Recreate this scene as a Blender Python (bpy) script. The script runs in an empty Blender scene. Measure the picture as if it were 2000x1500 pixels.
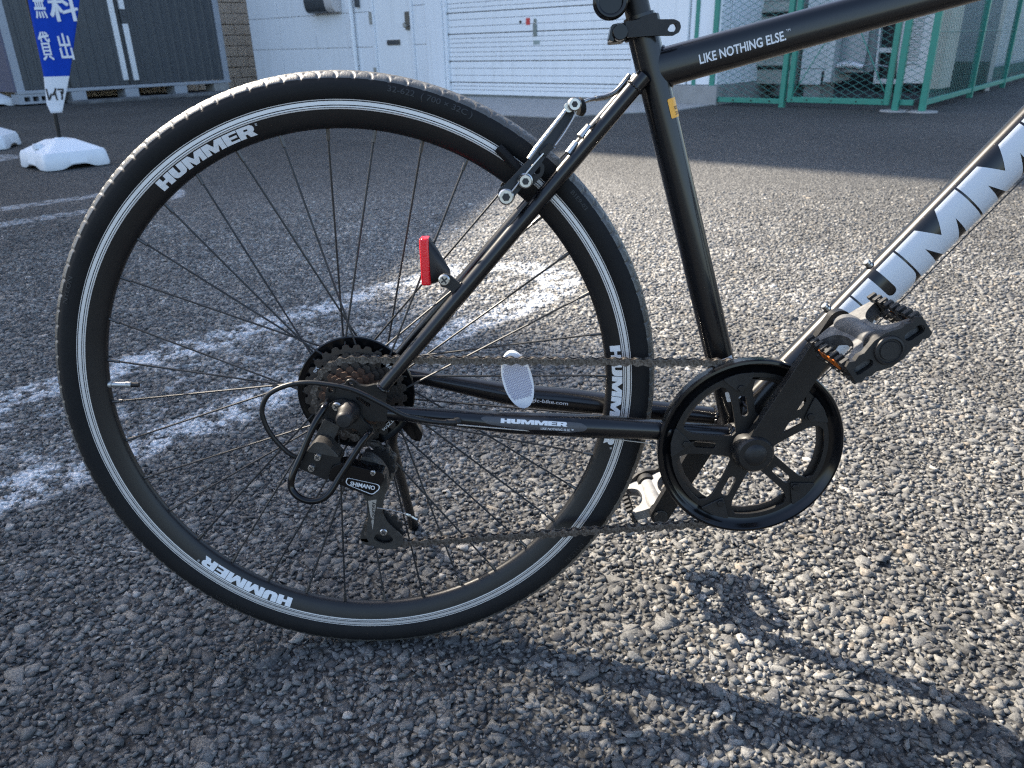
import bpy, bmesh, math, random
import numpy as np
from mathutils import Vector, Matrix
from mathutils.geometry import tessellate_polygon

rad = math.radians
pi = math.pi
sc = bpy.context.scene
COL = sc.collection

# ------------------------------------------------------------------ camera, sky, sun, exposure
cam_data = bpy.data.cameras.new('camera')
cam = bpy.data.objects.new('camera', cam_data)
COL.objects.link(cam)
cam.matrix_world = Matrix(((0.9996444, 0.02662714, -0.00143832, 0.17681),
                           (-0.01208562, 0.40432131, -0.91453716, -0.78479),
                           (-0.02376996, 0.91422933, 0.40449934, 0.70373),
                           (0, 0, 0, 1)))
cam_data.sensor_fit = 'HORIZONTAL'
cam_data.sensor_width = 36.0
cam_data.lens = 36.0 * 1503 / 2000
cam_data.clip_start = 0.05
cam_data.clip_end = 600
cam_data.dof.use_dof = True
cam_data.dof.focus_distance = 0.86
cam_data.dof.aperture_fstop = 13.0
sc.camera = cam

SUN_AZ, SUN_EL = 138.0, 39.5          # azimuth counter-clockwise from +X
world = bpy.data.worlds.new('World')
sc.world = world
world.use_nodes = True
wn = world.node_tree
bg = wn.nodes['Background']
sky = wn.nodes.new('ShaderNodeTexSky')
sky.sky_type = 'NISHITA'
sky.sun_disc = False
sky.sun_elevation = rad(SUN_EL)
sky.sun_rotation = rad(90 - SUN_AZ)
sky.air_density = 1.0
sky.dust_density = 2.2
sky.ozone_density = 1.0
wn.links.new(sky.outputs[0], bg.inputs[0])
bg.inputs[1].default_value = 0.12

sun_data = bpy.data.lights.new('sun', 'SUN')
sun_data.energy = 5.0
sun_data.angle = rad(0.53)
sun_data.color = (1.0, 0.89, 0.73)
sun = bpy.data.objects.new('sun', sun_data)
COL.objects.link(sun)
sdir = Vector((math.cos(rad(SUN_AZ)) * math.cos(rad(SUN_EL)), math.sin(rad(SUN_AZ)) * math.cos(rad(SUN_EL)), math.sin(rad(SUN_EL))))
sun.rotation_euler = sdir.to_track_quat('Z', 'Y').to_euler()
sun.location = sdir * 40

sc.view_settings.view_transform = 'Standard'
sc.view_settings.look = 'None'
sc.view_settings.exposure = 1.95
sc.view_settings.gamma = 1.0
sc.view_settings.use_curve_mapping = False
sc.render.film_transparent = False
sc.cycles.max_bounces = 8
sc.cycles.use_denoising = False
sc.cycles.filter_width = 1.25

rng = np.random.default_rng(11)
random.seed(5)

# ------------------------------------------------------------------ helpers
def put(o, parent=None, **props):
    COL.objects.link(o)
    if parent is not None:
        o.parent = parent
    for k, v in props.items():
        o[k] = v
    return o

def mesh_of(name, verts, faces, mat=None, smooth=None, midx=None):
    me = bpy.data.meshes.new(name)
    me.from_pydata([tuple(v) for v in verts], [], [tuple(f) for f in faces])
    mats = mat if isinstance(mat, (list, tuple)) else [mat]
    for m in mats:
        if m is not None:
            me.materials.append(m)
    if midx is not None:
        me.polygons.foreach_set('material_index', midx)
    if smooth is not None:
        me.polygons.foreach_set('use_smooth', [True] * len(me.polygons))
        if smooth < 180:
            me.set_sharp_from_angle(angle=rad(smooth))
    me.update()
    return me

def obj(name, vf, mat, parent=None, smooth=35, bevel=0, seg=2, midx=None, **props):
    me = vf if isinstance(vf, bpy.types.Mesh) else mesh_of(name, vf[0], vf[1], mat, smooth, midx)
    o = bpy.data.objects.new(name, me)
    put(o, parent, **props)
    if bevel:
        b = o.modifiers.new('bevel', 'BEVEL')
        b.width = bevel
        b.segments = seg
        b.limit_method = 'ANGLE'
        b.angle_limit = rad(38)
        b.harden_normals = False
    return o

def thing(name, label, category, loc=(0, 0, 0), rot=(0, 0, 0), group=None):
    o = bpy.data.objects.new(name, None)
    o.empty_display_size = 0.1
    put(o)
    o.location = loc
    o.rotation_euler = rot
    o['label'] = label
    o['category'] = category
    if group:
        o['group'] = group
    return o

def join(*parts):
    V, F = [], []
    for v, f in parts:
        b = len(V)
        V += [tuple(p) for p in v]
        F += [tuple(i + b for i in g) for g in f]
    return V, F

def move(vf, d=(0, 0, 0), M=None):
    V, F = vf
    if M is not None:
        V = [tuple(M @ Vector(p)) for p in V]
    return [(p[0] + d[0], p[1] + d[1], p[2] + d[2]) for p in V], F

def fmap(vf, fn):
    return [tuple(fn(*p)) for p in vf[0]], vf[1]

def box(x0, x1, y0, y1, z0, z1):
    V = [(x, y, z) for x in (x0, x1) for y in (y0, y1) for z in (z0, z1)]
    return V, [(0, 1, 3, 2), (4, 6, 7, 5), (0, 4, 5, 1), (2, 3, 7, 6), (0, 2, 6, 4), (1, 5, 7, 3)]

def tube(pts, r, n=10, caps=True, closed=False, flat=None, sq=2.0):
    """sweep a circle (or an ellipse given by flat=(a,b,updir)) along pts"""
    P = [Vector(p) for p in pts]
    m = len(P)
    R = list(r) if hasattr(r, '__len__') else [r] * m
    T = []
    for i in range(m):
        if closed:
            t = P[(i + 1) % m] - P[i - 1]
        else:
            t = P[min(i + 1, m - 1)] - P[max(i - 1, 0)]
        T.append(t.normalized())
    up = Vector((0, 0, 1)) if abs(T[0].z) < 0.9 else Vector((1, 0, 0))
    if flat:
        up = Vector(flat)
    N = (up - T[0] * up.dot(T[0])).normalized()
    V, F = [], []
    for i in range(m):
        N = (N - T[i] * N.dot(T[i]))
        N.normalize()
        B = T[i].cross(N)
        for k in range(n):
            a = 2 * pi * k / n
            rr = R[i]
            if isinstance(rr, (tuple, list)):
                ca, sa = math.cos(a), math.sin(a)
                if sq != 2.0:
                    ca = math.copysign(abs(ca) ** (2 / sq), ca)
                    sa = math.copysign(abs(sa) ** (2 / sq), sa)
                V.append(tuple(P[i] + N * ca * rr[0] + B * sa * rr[1]))
            else:
                V.append(tuple(P[i] + (N * math.cos(a) + B * math.sin(a)) * rr))
    last = m if closed else m - 1
    for i in range(last):
        j = (i + 1) % m
        for k in range(n):
            l = (k + 1) % n
            F.append((i * n + k, i * n + l, j * n + l, j * n + k))
    if caps and not closed:
        F.append(tuple(range(n - 1, -1, -1)))
        F.append(tuple((m - 1) * n + k for k in range(n)))
    return V, F

def spline(pts, n=8):
    """Catmull-Rom through pts"""
    P = [np.array(p, float) for p in pts]
    P = [2 * P[0] - P[1]] + P + [2 * P[-1] - P[-2]]
    out = []
    for i in range(1, len(P) - 2):
        p0, p1, p2, p3 = P[i - 1:i + 3]
        for k in range(n):
            t = k / n
            out.append(0.5 * ((2 * p1) + (-p0 + p2) * t + (2 * p0 - 5 * p1 + 4 * p2 - p3) * t * t + (-p0 + 3 * p1 - 3 * p2 + p3) * t ** 3))
    out.append(P[-2])
    return out

def lathe(prof, n=64, axis='Y', closed=False):
    """revolve (radius, offset) profile about an axis"""
    V, F = [], []
    m = len(prof)
    for k in range(n):
        a = 2 * pi * k / n
        c, s = math.cos(a), math.sin(a)
        for r, h in prof:
            V.append((r * c, h, r * s) if axis == 'Y' else (r * c, r * s, h))
    mm = m if closed else m - 1
    for k in range(n):
        k2 = (k + 1) % n
        for i in range(mm):
            j = (i + 1) % m
            F.append((k * m + i, k * m + j, k2 * m + j, k2 * m + i))
    return V, F

def plate(outer, y0, y1, holes=()):
    """extrude an (x,z) outline from y0 (towards the viewer) to y1; holes are cut through"""
    loops = [list(outer)] + [list(h) for h in holes]
    def area(l):
        return sum(l[i][0] * l[(i + 1) % len(l)][1] - l[(i + 1) % len(l)][0] * l[i][1] for i in range(len(l)))
    if area(loops[0]) < 0:
        loops[0].reverse()
    for i in range(1, len(loops)):
        if area(loops[i]) > 0:
            loops[i].reverse()
    tri = tessellate_polygon([[Vector((p[0], p[1], 0)) for p in l] for l in loops])
    flat = [p for l in loops for p in l]
    n = len(flat)
    V = [(p[0], y0, p[1]) for p in flat] + [(p[0], y1, p[1]) for p in flat]
    F = []
    for t in tri:
        a, b, c = [flat[i] for i in t]
        if (b[0] - a[0]) * (c[1] - a[1]) - (c[0] - a[0]) * (b[1] - a[1]) < 0:
            t = (t[0], t[2], t[1])
        F.append(tuple(t))
        F.append((t[0] + n, t[2] + n, t[1] + n))
    b = 0
    for l in loops:
        k = len(l)
        for i in range(k):
            j = (i + 1) % k
            F.append((b + j, b + i, b + i + n, b + j + n))
        b += k
    return V, F

def arc(cx, cz, r, a0, a1, n=12):
    return [(cx + r * math.cos(rad(a0 + (a1 - a0) * i / n)), cz + r * math.sin(rad(a0 + (a1 - a0) * i / n))) for i in range(n + 1)]

def circ(cx, cz, r, n=20):
    return [(cx + r * math.cos(2 * pi * i / n), cz + r * math.sin(2 * pi * i / n)) for i in range(n)]

def capsule2(ax, az, ra, bx, bz, rb, n=10):
    d = math.degrees(math.atan2(bz - az, bx - ax))
    return arc(ax, az, ra, d + 90, d + 270, n) + arc(bx, bz, rb, d - 90, d + 90, n)

def rounded(poly, r, n=3):
    """round the corners of a polygon"""
    out = []
    m = len(poly)
    for i in range(m):
        p = Vector(poly[i])
        a = Vector(poly[i - 1]) - p
        b = Vector(poly[(i + 1) % m]) - p
        la, lb = a.length, b.length
        rr = min(r, la * .45, lb * .45)
        s = p + a.normalized() * rr
        e = p + b.normalized() * rr
        for k in range(n + 1):
            t = k / n
            q = s * (1 - t) ** 2 + p * 2 * t * (1 - t) + e * t * t
            out.append((q.x, q.y))
    return out

def cyl_y(cx, cz, r, y0, y1, n=20, bev=0):
    y0, y1 = min(y0, y1), max(y0, y1)
    if bev:
        prof = [(0, y0), (r - bev, y0), (r, y0 + bev), (r, y1 - bev), (r - bev, y1), (0, y1)]
    else:
        prof = [(0, y0), (r, y0), (r, y1), (0, y1)]
    return move(lathe(prof[::-1], n), (cx, 0, cz))

# ------------------------------------------------------------------ materials
def streaks(m, amount, dark):
    """faint rain streaks and grime running down a painted wall"""
    nt = m.node_tree
    N, L = nt.nodes, nt.links
    p = N['Principled BSDF']
    src = p.inputs['Base Color'].links[0].from_socket
    geo = N.new('ShaderNodeNewGeometry')
    mp = N.new('ShaderNodeMapping')
    mp.inputs['Scale'].default_value = (7, 7, .55)
    L.new(geo.outputs['Position'], mp.inputs['Vector'])
    t = N.new('ShaderNodeTexNoise')
    t.inputs['Scale'].default_value = 1.6
    t.inputs['Detail'].default_value = 6
    t.inputs['Roughness'].default_value = .7
    L.new(mp.outputs[0], t.inputs['Vector'])
    r = N.new('ShaderNodeMapRange')
    r.inputs['From Min'].default_value = .5
    r.inputs['From Max'].default_value = .75
    r.inputs['To Max'].default_value = amount
    L.new(t.outputs['Fac'], r.inputs['Value'])
    mx = N.new('ShaderNodeMix')
    mx.data_type = 'RGBA'
    L.new(r.outputs[0], mx.inputs['Factor'])
    L.new(src, mx.inputs['A'])
    mx.inputs['B'].default_value = (*dark, 1)
    L.new(mx.outputs['Result'], p.inputs['Base Color'])

def M(name, color, rough=0.5, metal=0.0, spec=0.5, coat=0.0, coat_rough=0.08, noise=None, bump=None, alpha=None, trans=0.0):
    """noise=(scale, amount, second colour); bump=(scale, strength, distance)"""
    m = bpy.data.materials.new(name)
    m.use_nodes = True
    nt = m.node_tree
    p = nt.nodes['Principled BSDF']
    p.inputs['Base Color'].default_value = (*color, 1)
    p.inputs['Roughness'].default_value = rough
    p.inputs['Metallic'].default_value = metal
    p.inputs['Specular IOR Level'].default_value = spec
    p.inputs['Coat Weight'].default_value = coat
    p.inputs['Coat Roughness'].default_value = coat_rough
    p.inputs['Transmission Weight'].default_value = trans
    tc = nt.nodes.new('ShaderNodeTexCoord')
    if noise:
        t = nt.nodes.new('ShaderNodeTexNoise')
        t.inputs['Scale'].default_value = noise[0]
        t.inputs['Detail'].default_value = 6
        t.inputs['Roughness'].default_value = 0.65
        nt.links.new(tc.outputs['Object'], t.inputs['Vector'])
        r = nt.nodes.new('ShaderNodeMapRange')
        r.inputs['From Min'].default_value = 0.42
        r.inputs['From Max'].default_value = 0.68
        r.inputs['To Max'].default_value = noise[1]
        nt.links.new(t.outputs['Fac'], r.inputs['Value'])
        mx = nt.nodes.new('ShaderNodeMix')
        mx.data_type = 'RGBA'
        mx.inputs['A'].default_value = (*color, 1)
        mx.inputs['B'].default_value = (*noise[2], 1)
        nt.links.new(r.outputs[0], mx.inputs['Factor'])
        nt.links.new(mx.outputs['Result'], p.inputs['Base Color'])
    if bump:
        t = nt.nodes.new('ShaderNodeTexNoise')
        t.inputs['Scale'].default_value = bump[0]
        t.inputs['Detail'].default_value = 4
        nt.links.new(tc.outputs['Object'], t.inputs['Vector'])
        b = nt.nodes.new('ShaderNodeBump')
        b.inputs['Strength'].default_value = bump[1]
        b.inputs['Distance'].default_value = bump[2]
        nt.links.new(t.outputs['Fac'], b.inputs['Height'])
        nt.links.new(b.outputs[0], p.inputs['Normal'])
    return m

frame_paint = M('gloss_black_paint', (.0025, .0028, .004), .3, spec=.32, coat=.35, coat_rough=.07, noise=(9, .25, (.006, .006, .0065)), bump=(160, .03, .001))
satin_black = M('satin_black', (.006, .006, .0065), .42, spec=.38, noise=(30, .5, (.014, .0135, .013)), bump=(700, .12, .0005))
matte_plastic = M('black_plastic', (.008, .008, .0085), .5, spec=.38, noise=(60, .5, (.02, .0195, .019)), bump=(1500, .25, .0004))
gloss_plastic = M('gloss_black_plastic', (.003, .0032, .004), .17, spec=.25, coat=.15, noise=(14, .4, (.008, .008, .008)))
rubber = M('tyre_sidewall_rubber', (.006, .0062, .007), .68, spec=.22, noise=(18, .5, (.013, .0125, .012)), bump=(900, .12, .0004))
tread_rubber = M('dusty_tread_rubber', (.045, .044, .040), .42, spec=.8, noise=(60, .7, (.12, .118, .108)), bump=(900, .35, .0006))
rim_black = M('anodised_black_rim', (.006, .006, .0068), .38, spec=.4, noise=(25, .4, (.012, .012, .0125)))
rim_silver = M('machined_brake_track', (.62, .61, .6), .5, metal=.55, noise=(60, .4, (.5, .5, .5)), bump=(400, .06, .0003))
line_black = M('groove_black', (.02, .02, .02), .6)
spoke_steel = M('black_steel_spoke', (.022, .023, .025), .42, metal=.3, spec=.4, noise=(40, .5, (.05, .052, .055)))
nipple_metal = M('grey_nipple', (.09, .088, .085), .4, metal=.7, noise=(200, .6, (.04, .03, .025)))
steel = M('bright_steel', (.48, .48, .47), .3, metal=1.0, noise=(120, .5, (.3, .29, .28)))
alloy = M('dull_alloy', (.5, .5, .49), .42, metal=.85, noise=(80, .5, (.33, .32, .31)), bump=(900, .2, .0004))
chain_steel = M('grimy_chain_steel', (.065, .055, .047), .4, metal=.6, noise=(350, .8, (.24, .22, .2)), bump=(1500, .3, .0004))
sprocket_steel = M('oily_sprocket_steel', (.05, .045, .042), .4, metal=.6, noise=(160, .7, (.05, .038, .03)), bump=(900, .25, .0004))
rust_steel = M('rusty_sprocket_steel', (.075, .037, .021), .55, metal=.3, noise=(120, .85, (.028, .022, .019)), bump=(900, .3, .0004))
dirty_grey = M('dusty_grey_steel', (.05, .047, .043), .5, metal=.4, noise=(150, .7, (.026, .024, .022)), bump=(1200, .3, .0004))
pedal_grey = M('dusty_pedal_plastic', (.055, .056, .058), .55, noise=(90, .7, (.15, .149, .146)), bump=(1400, .3, .0005))
pedal_silver = M('silver_pedal_body', (.19, .19, .19), .6, metal=.15, noise=(90, .7, (.10, .10, .10)), bump=(1400, .3, .0005))
decal_white = M('white_decal', (.66, .67, .68), .45, noise=(300, .35, (.5, .5, .5)))
decal_silver = M('silver_decal', (.52, .55, .59), .5, metal=.05, coat=.25, coat_rough=.2)
decal_grey = M('grey_decal', (.05, .05, .054), .45, noise=(200, .5, (.035, .035, .037)))
decal_yellow = M('yellow_sticker', (.83, .38, .02), .4, noise=(200, .3, (.75, .33, .02)))
print_black = M('black_print', (.015, .015, .015), .5)
print_dim = M('worn_grey_print', (.5, .5, .5), .5)
red_lens = M('red_reflector_lens', (.85, .006, .016), .2, coat=.3, noise=(900, .5, (.6, .003, .01)), bump=(700, .6, .001))
amber_lens = M('amber_reflector_lens', (.30, .075, .003), .25, coat=.3, noise=(900, .5, (.2, .05, .002)), bump=(800, .6, .001))
clear_lens = M('clear_reflector_plastic', (.72, .73, .76), .22, spec=.6, coat=.4, noise=(300, .3, (.6, .61, .66)))
lens_dark = M('reflector_prism_shadow', (.27, .27, .38), .3, spec=.6)
# ------------------------------------------------------------------ text
def text_vf(s, height, bold=0.0, xs=1.0):
    """flat text as (u,v) vertices: starts at u=0, baseline v=0, capital height = height"""
    c = bpy.data.curves.new('lettering', 'FONT')
    c.body = s
    c.size = 1.0
    c.offset = bold
    c.resolution_u = 3
    o = bpy.data.objects.new('lettering', c)
    COL.objects.link(o)
    dg = bpy.context.evaluated_depsgraph_get()
    me = bpy.data.meshes.new_from_object(o.evaluated_get(dg))
    V = np.array([v.co[:] for v in me.vertices])
    F = [tuple(p.vertices) for p in me.polygons]
    bpy.data.objects.remove(o)
    bpy.data.curves.remove(c)
    bpy.data.meshes.remove(me)
    V[:, 0] -= V[:, 0].min()
    k = height / 0.69
    return [(p[0] * k * xs, p[1] * k, 0.0) for p in V], F

def width(vf):
    return max(p[0] for p in vf[0])

def slice_u(vf, cuts, cuts_v=()):
    bm = bmesh.new()
    vs = [bm.verts.new((p[0], p[1], 0)) for p in vf[0]]
    for f in vf[1]:
        try:
            bm.faces.new([vs[i] for i in f])
        except ValueError:
            pass
    for c in cuts:
        bmesh.ops.bisect_plane(bm, geom=bm.verts[:] + bm.edges[:] + bm.faces[:], plane_co=(c, 0, 0), plane_no=(1, 0, 0))
    for c in cuts_v:
        bmesh.ops.bisect_plane(bm, geom=bm.verts[:] + bm.edges[:] + bm.faces[:], plane_co=(0, c, 0), plane_no=(0, 1, 0))
    bm.verts.index_update()
    V = [tuple(v.co) for v in bm.verts]
    F = [tuple(v.index for v in f.verts) for f in bm.faces]
    bm.free()
    return V, F

def poly_vf(loops):
    """filled flat polygons (each with holes) in (u,v)"""
    V, F = [], []
    for outer, holes in loops:
        tri = tessellate_polygon([[Vector((p[0], p[1], 0)) for p in l] for l in [outer] + holes])
        fl = [p for l in [outer] + holes for p in l]
        b = len(V)
        V += [(p[0], p[1], 0) for p in fl]
        for t in tri:
            a, bb, c = [fl[i] for i in t]
            if (bb[0] - a[0]) * (c[1] - a[1]) - (c[0] - a[0]) * (bb[1] - a[1]) < 0:
                t = (t[0], t[2], t[1])
            F.append(tuple(i + b for i in t))
    return V, F

def block_word():
    """the wide block capitals H U M M E R, cap height 1"""
    loops = []
    x = 0
    g = 0.05
    def add(w, outer, holes=()):
        nonlocal x
        loops.append(([(p[0] + x, p[1]) for p in outer], [[(p[0] + x, p[1]) for p in h] for h in holes]))
        x += w + g
    add(1.32, [(0, 0), (.5, 0), (.5, .36), (.82, .36), (.82, 0), (1.32, 0), (1.32, 1), (.82, 1), (.82, .64), (.5, .64), (.5, 1), (0, 1)])
    U = [(0, 1), (0, .38)] + [(.4 - .4 * math.cos(rad(a)), .38 - .38 * math.sin(rad(a))) for a in range(15, 91, 15)]
    U += [(.88 + .4 * math.sin(rad(a)), .38 - .38 * math.cos(rad(a))) for a in range(0, 90, 15)] + [(1.28, .38), (1.28, 1), (.76, 1), (.76, .42)]
    U += [(.64 + .12 * math.cos(rad(a)), .42 - .12 * math.sin(rad(a))) for a in range(30, 180, 30)] + [(.52, .42), (.52, 1)]
    add(1.28, U)
    Mo = [(0, 0), (.43, 0), (.43, .55), (.68, 0), (1.07, 0), (1.32, .55), (1.32, 0), (1.75, 0), (1.75, 1), (1.17, 1), (.875, .5), (.58, 1), (0, 1)]
    add(1.75, Mo)
    add(1.75, Mo)
    add(1.15, [(0, 0), (1.15, 0), (1.15, .2), (.5, .2), (.5, .39), (1.08, .39), (1.08, .6), (.5, .6), (.5, .79), (1.15, .79), (1.15, 1), (0, 1)])
    Rr = [(0, 0), (.5, 0), (.5, .3), (.66, .3), (.82, 0), (1.4, 0), (1.15, .36), (1.3, .5), (1.34, .68), (1.28, .87), (1.1, 1), (0, 1)]
    add(1.4, Rr, [[(.5, .58), (.5, .74), (.8, .74), (.84, .66), (.8, .58)]])
    V, F = poly_vf(loops)
    return V, F, x - g

HV, HF, HW = block_word()

def tube_map(c, d, r, rise=0.0006, shift=0.0, sq=2.0, depth=None):
    """wrap (u,v) on the camera side of a tube with axis point c=(x,y,z) and direction d"""
    d = Vector(d).normalized()
    nrm = Vector((0, -1, 0))
    nrm = (nrm - d * nrm.dot(d)).normalized()
    up = d.cross(nrm) * -1
    if up.z < 0:
        up = -up
    c = Vector(c)
    if sq != 2.0:
        t = np.linspace(-pi / 2, pi / 2, 721)
        cx = np.abs(np.cos(t)) ** (2 / sq)
        sx = np.sign(np.sin(t)) * np.abs(np.sin(t)) ** (2 / sq)
        kd = (depth or r) / r
        cx = cx * kd
        L_ = np.r_[0, np.cumsum(np.hypot(np.diff(cx), np.diff(sx)))] * r
        L_ -= L_[360]
    def fn(u, v, w=0):
        if sq != 2.0:
            q = np.interp(v + shift, L_, np.arange(721))
            a, b = np.interp(q, np.arange(721), sx), np.interp(q, np.arange(721), cx)
            return tuple(c + d * u + (up * a + nrm * b) * (r + rise))
        a = (v + shift) / r
        return tuple(c + d * u + (up * math.sin(a) + nrm * math.cos(a)) * (r + rise))
    return fn

# ================================================================== SETTING
TH = rad(-41)
EU = np.array([math.cos(TH), math.sin(TH)])
EV = np.array([-EU[1], EU[0]])
G0 = np.array([.4, 10.6])
ROT_G = TH                         # things laid out along the garage wall: x along EU, y along EV

# ---- painted parking loops shared by ground materials
def paint_mask(nt, pos):
    """worn white loops: 0..1"""
    N, L = nt.nodes, nt.links
    def math_(op, a, b=None, c=None):
        n = N.new('ShaderNodeMath')
        n.operation = op
        for i, x in enumerate((a, b, c)):
            if x is None:
                continue
            if isinstance(x, (int, float)):
                n.inputs[i].default_value = x
            else:
                L.new(x, n.inputs[i])
        return n.outputs[0]
    sep = N.new('ShaderNodeSeparateXYZ')
    L.new(pos, sep.inputs[0])
    X, Y = sep.outputs[0], sep.outputs[1]
    ca, sa = math.cos(rad(47)), math.sin(rad(47))
    t = math_('ADD', math_('MULTIPLY', X, ca), math_('MULTIPLY', Y, sa))
    n = math_('ADD', math_('MULTIPLY', X, -sa), math_('MULTIPLY', Y, ca))
    # wobble
    nz = N.new('ShaderNodeTexNoise')
    nz.inputs['Scale'].default_value = 9
    nz.inputs['Detail'].default_value = 3
    L.new(pos, nz.inputs['Vector'])
    wob = math_('MULTIPLY', math_('SUBTRACT', nz.outputs[0], .5), .07)
    tot = None
    for cn, ct in ((1.014, 1.26), (3.70, 1.26), (6.4, 1.26)):
        dt = math_('MAXIMUM', math_('SUBTRACT', t, ct), 0.0)
        dn = math_('SUBTRACT', n, cn)
        d = math_('SQRT', math_('ADD', math_('MULTIPLY', dt, dt), math_('MULTIPLY', dn, dn)))
        e = math_('ABSOLUTE', math_('ADD', math_('SUBTRACT', d, .225), wob))
        mr = N.new('ShaderNodeMapRange')
        mr.interpolation_type = 'SMOOTHSTEP'
        mr.inputs['From Min'].default_value = .042
        mr.inputs['From Max'].default_value = .078
        mr.inputs['To Min'].default_value = 1
        mr.inputs['To Max'].default_value = 0
        L.new(e, mr.inputs['Value'])
        q_ = mr.outputs[0] if cn < 2 else math_('MULTIPLY', mr.outputs[0], .55)
        tot = q_ if tot is None else math_('MAXIMUM', tot, q_)
    n2 = N.new('ShaderNodeTexNoise')
    n2.inputs['Scale'].default_value = 16
    n2.inputs['Detail'].default_value = 5
    n2.inputs['Roughness'].default_value = .7
    L.new(pos, n2.inputs['Vector'])
    n3 = N.new('ShaderNodeTexNoise')
    n3.inputs['Scale'].default_value = 70
    n3.inputs['Detail'].default_value = 2
    L.new(pos, n3.inputs['Vector'])
    a = math_('ADD', math_('MULTIPLY', n2.outputs[0], .7), math_('MULTIPLY', n3.outputs[0], .3))
    mr = N.new('ShaderNodeMapRange')
    mr.inputs['From Min'].default_value = .445
    mr.inputs['From Max'].default_value = .54
    L.new(a, mr.inputs['Value'])
    main = math_('MULTIPLY', tot, mr.outputs[0])
    # faint remains of older paint inside the first loop
    dt = math_('MAXIMUM', math_('SUBTRACT', t, 1.26), 0.0)
    dn = math_('SUBTRACT', n, 1.014)
    d = math_('SQRT', math_('ADD', math_('MULTIPLY', dt, dt), math_('MULTIPLY', dn, dn)))
    ins = N.new('ShaderNodeMapRange')
    ins.interpolation_type = 'SMOOTHSTEP'
    ins.inputs['From Min'].default_value = .10
    ins.inputs['From Max'].default_value = .26
    ins.inputs['To Min'].default_value = .6
    ins.inputs['To Max'].default_value = 0
    L.new(d, ins.inputs['Value'])
    m2 = N.new('ShaderNodeMapRange')
    m2.inputs['From Min'].default_value = .52
    m2.inputs['From Max'].default_value = .60
    L.new(a, m2.inputs['Value'])
    return math_('MAXIMUM', main, math_('MULTIPLY', ins.outputs[0], m2.outputs[0]))

def pale_patch(nt, pos, lo, hi):
    """soft-edged pale patch of the yard, darker around it: returns a brightness factor for the stone colour"""
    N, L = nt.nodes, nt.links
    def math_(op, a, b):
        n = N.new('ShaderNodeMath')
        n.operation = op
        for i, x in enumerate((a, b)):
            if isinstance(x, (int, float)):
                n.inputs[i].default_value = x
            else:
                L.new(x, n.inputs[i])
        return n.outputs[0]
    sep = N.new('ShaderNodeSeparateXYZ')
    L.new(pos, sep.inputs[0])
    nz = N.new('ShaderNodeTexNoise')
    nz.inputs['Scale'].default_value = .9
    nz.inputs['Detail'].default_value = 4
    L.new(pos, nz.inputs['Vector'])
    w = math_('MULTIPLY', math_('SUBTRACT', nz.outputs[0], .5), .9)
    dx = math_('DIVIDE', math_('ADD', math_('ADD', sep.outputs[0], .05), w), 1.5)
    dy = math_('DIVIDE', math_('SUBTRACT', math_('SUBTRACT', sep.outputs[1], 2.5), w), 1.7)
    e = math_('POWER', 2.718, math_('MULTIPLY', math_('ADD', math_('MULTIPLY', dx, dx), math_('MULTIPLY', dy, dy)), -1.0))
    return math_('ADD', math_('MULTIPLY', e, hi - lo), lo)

def scaled(nt, color, fac):
    m = nt.nodes.new('ShaderNodeVectorMath')
    m.operation = 'SCALE'
    nt.links.new(color, m.inputs[0])
    nt.links.new(fac, m.inputs['Scale'])
    return m.outputs[0]

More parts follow.
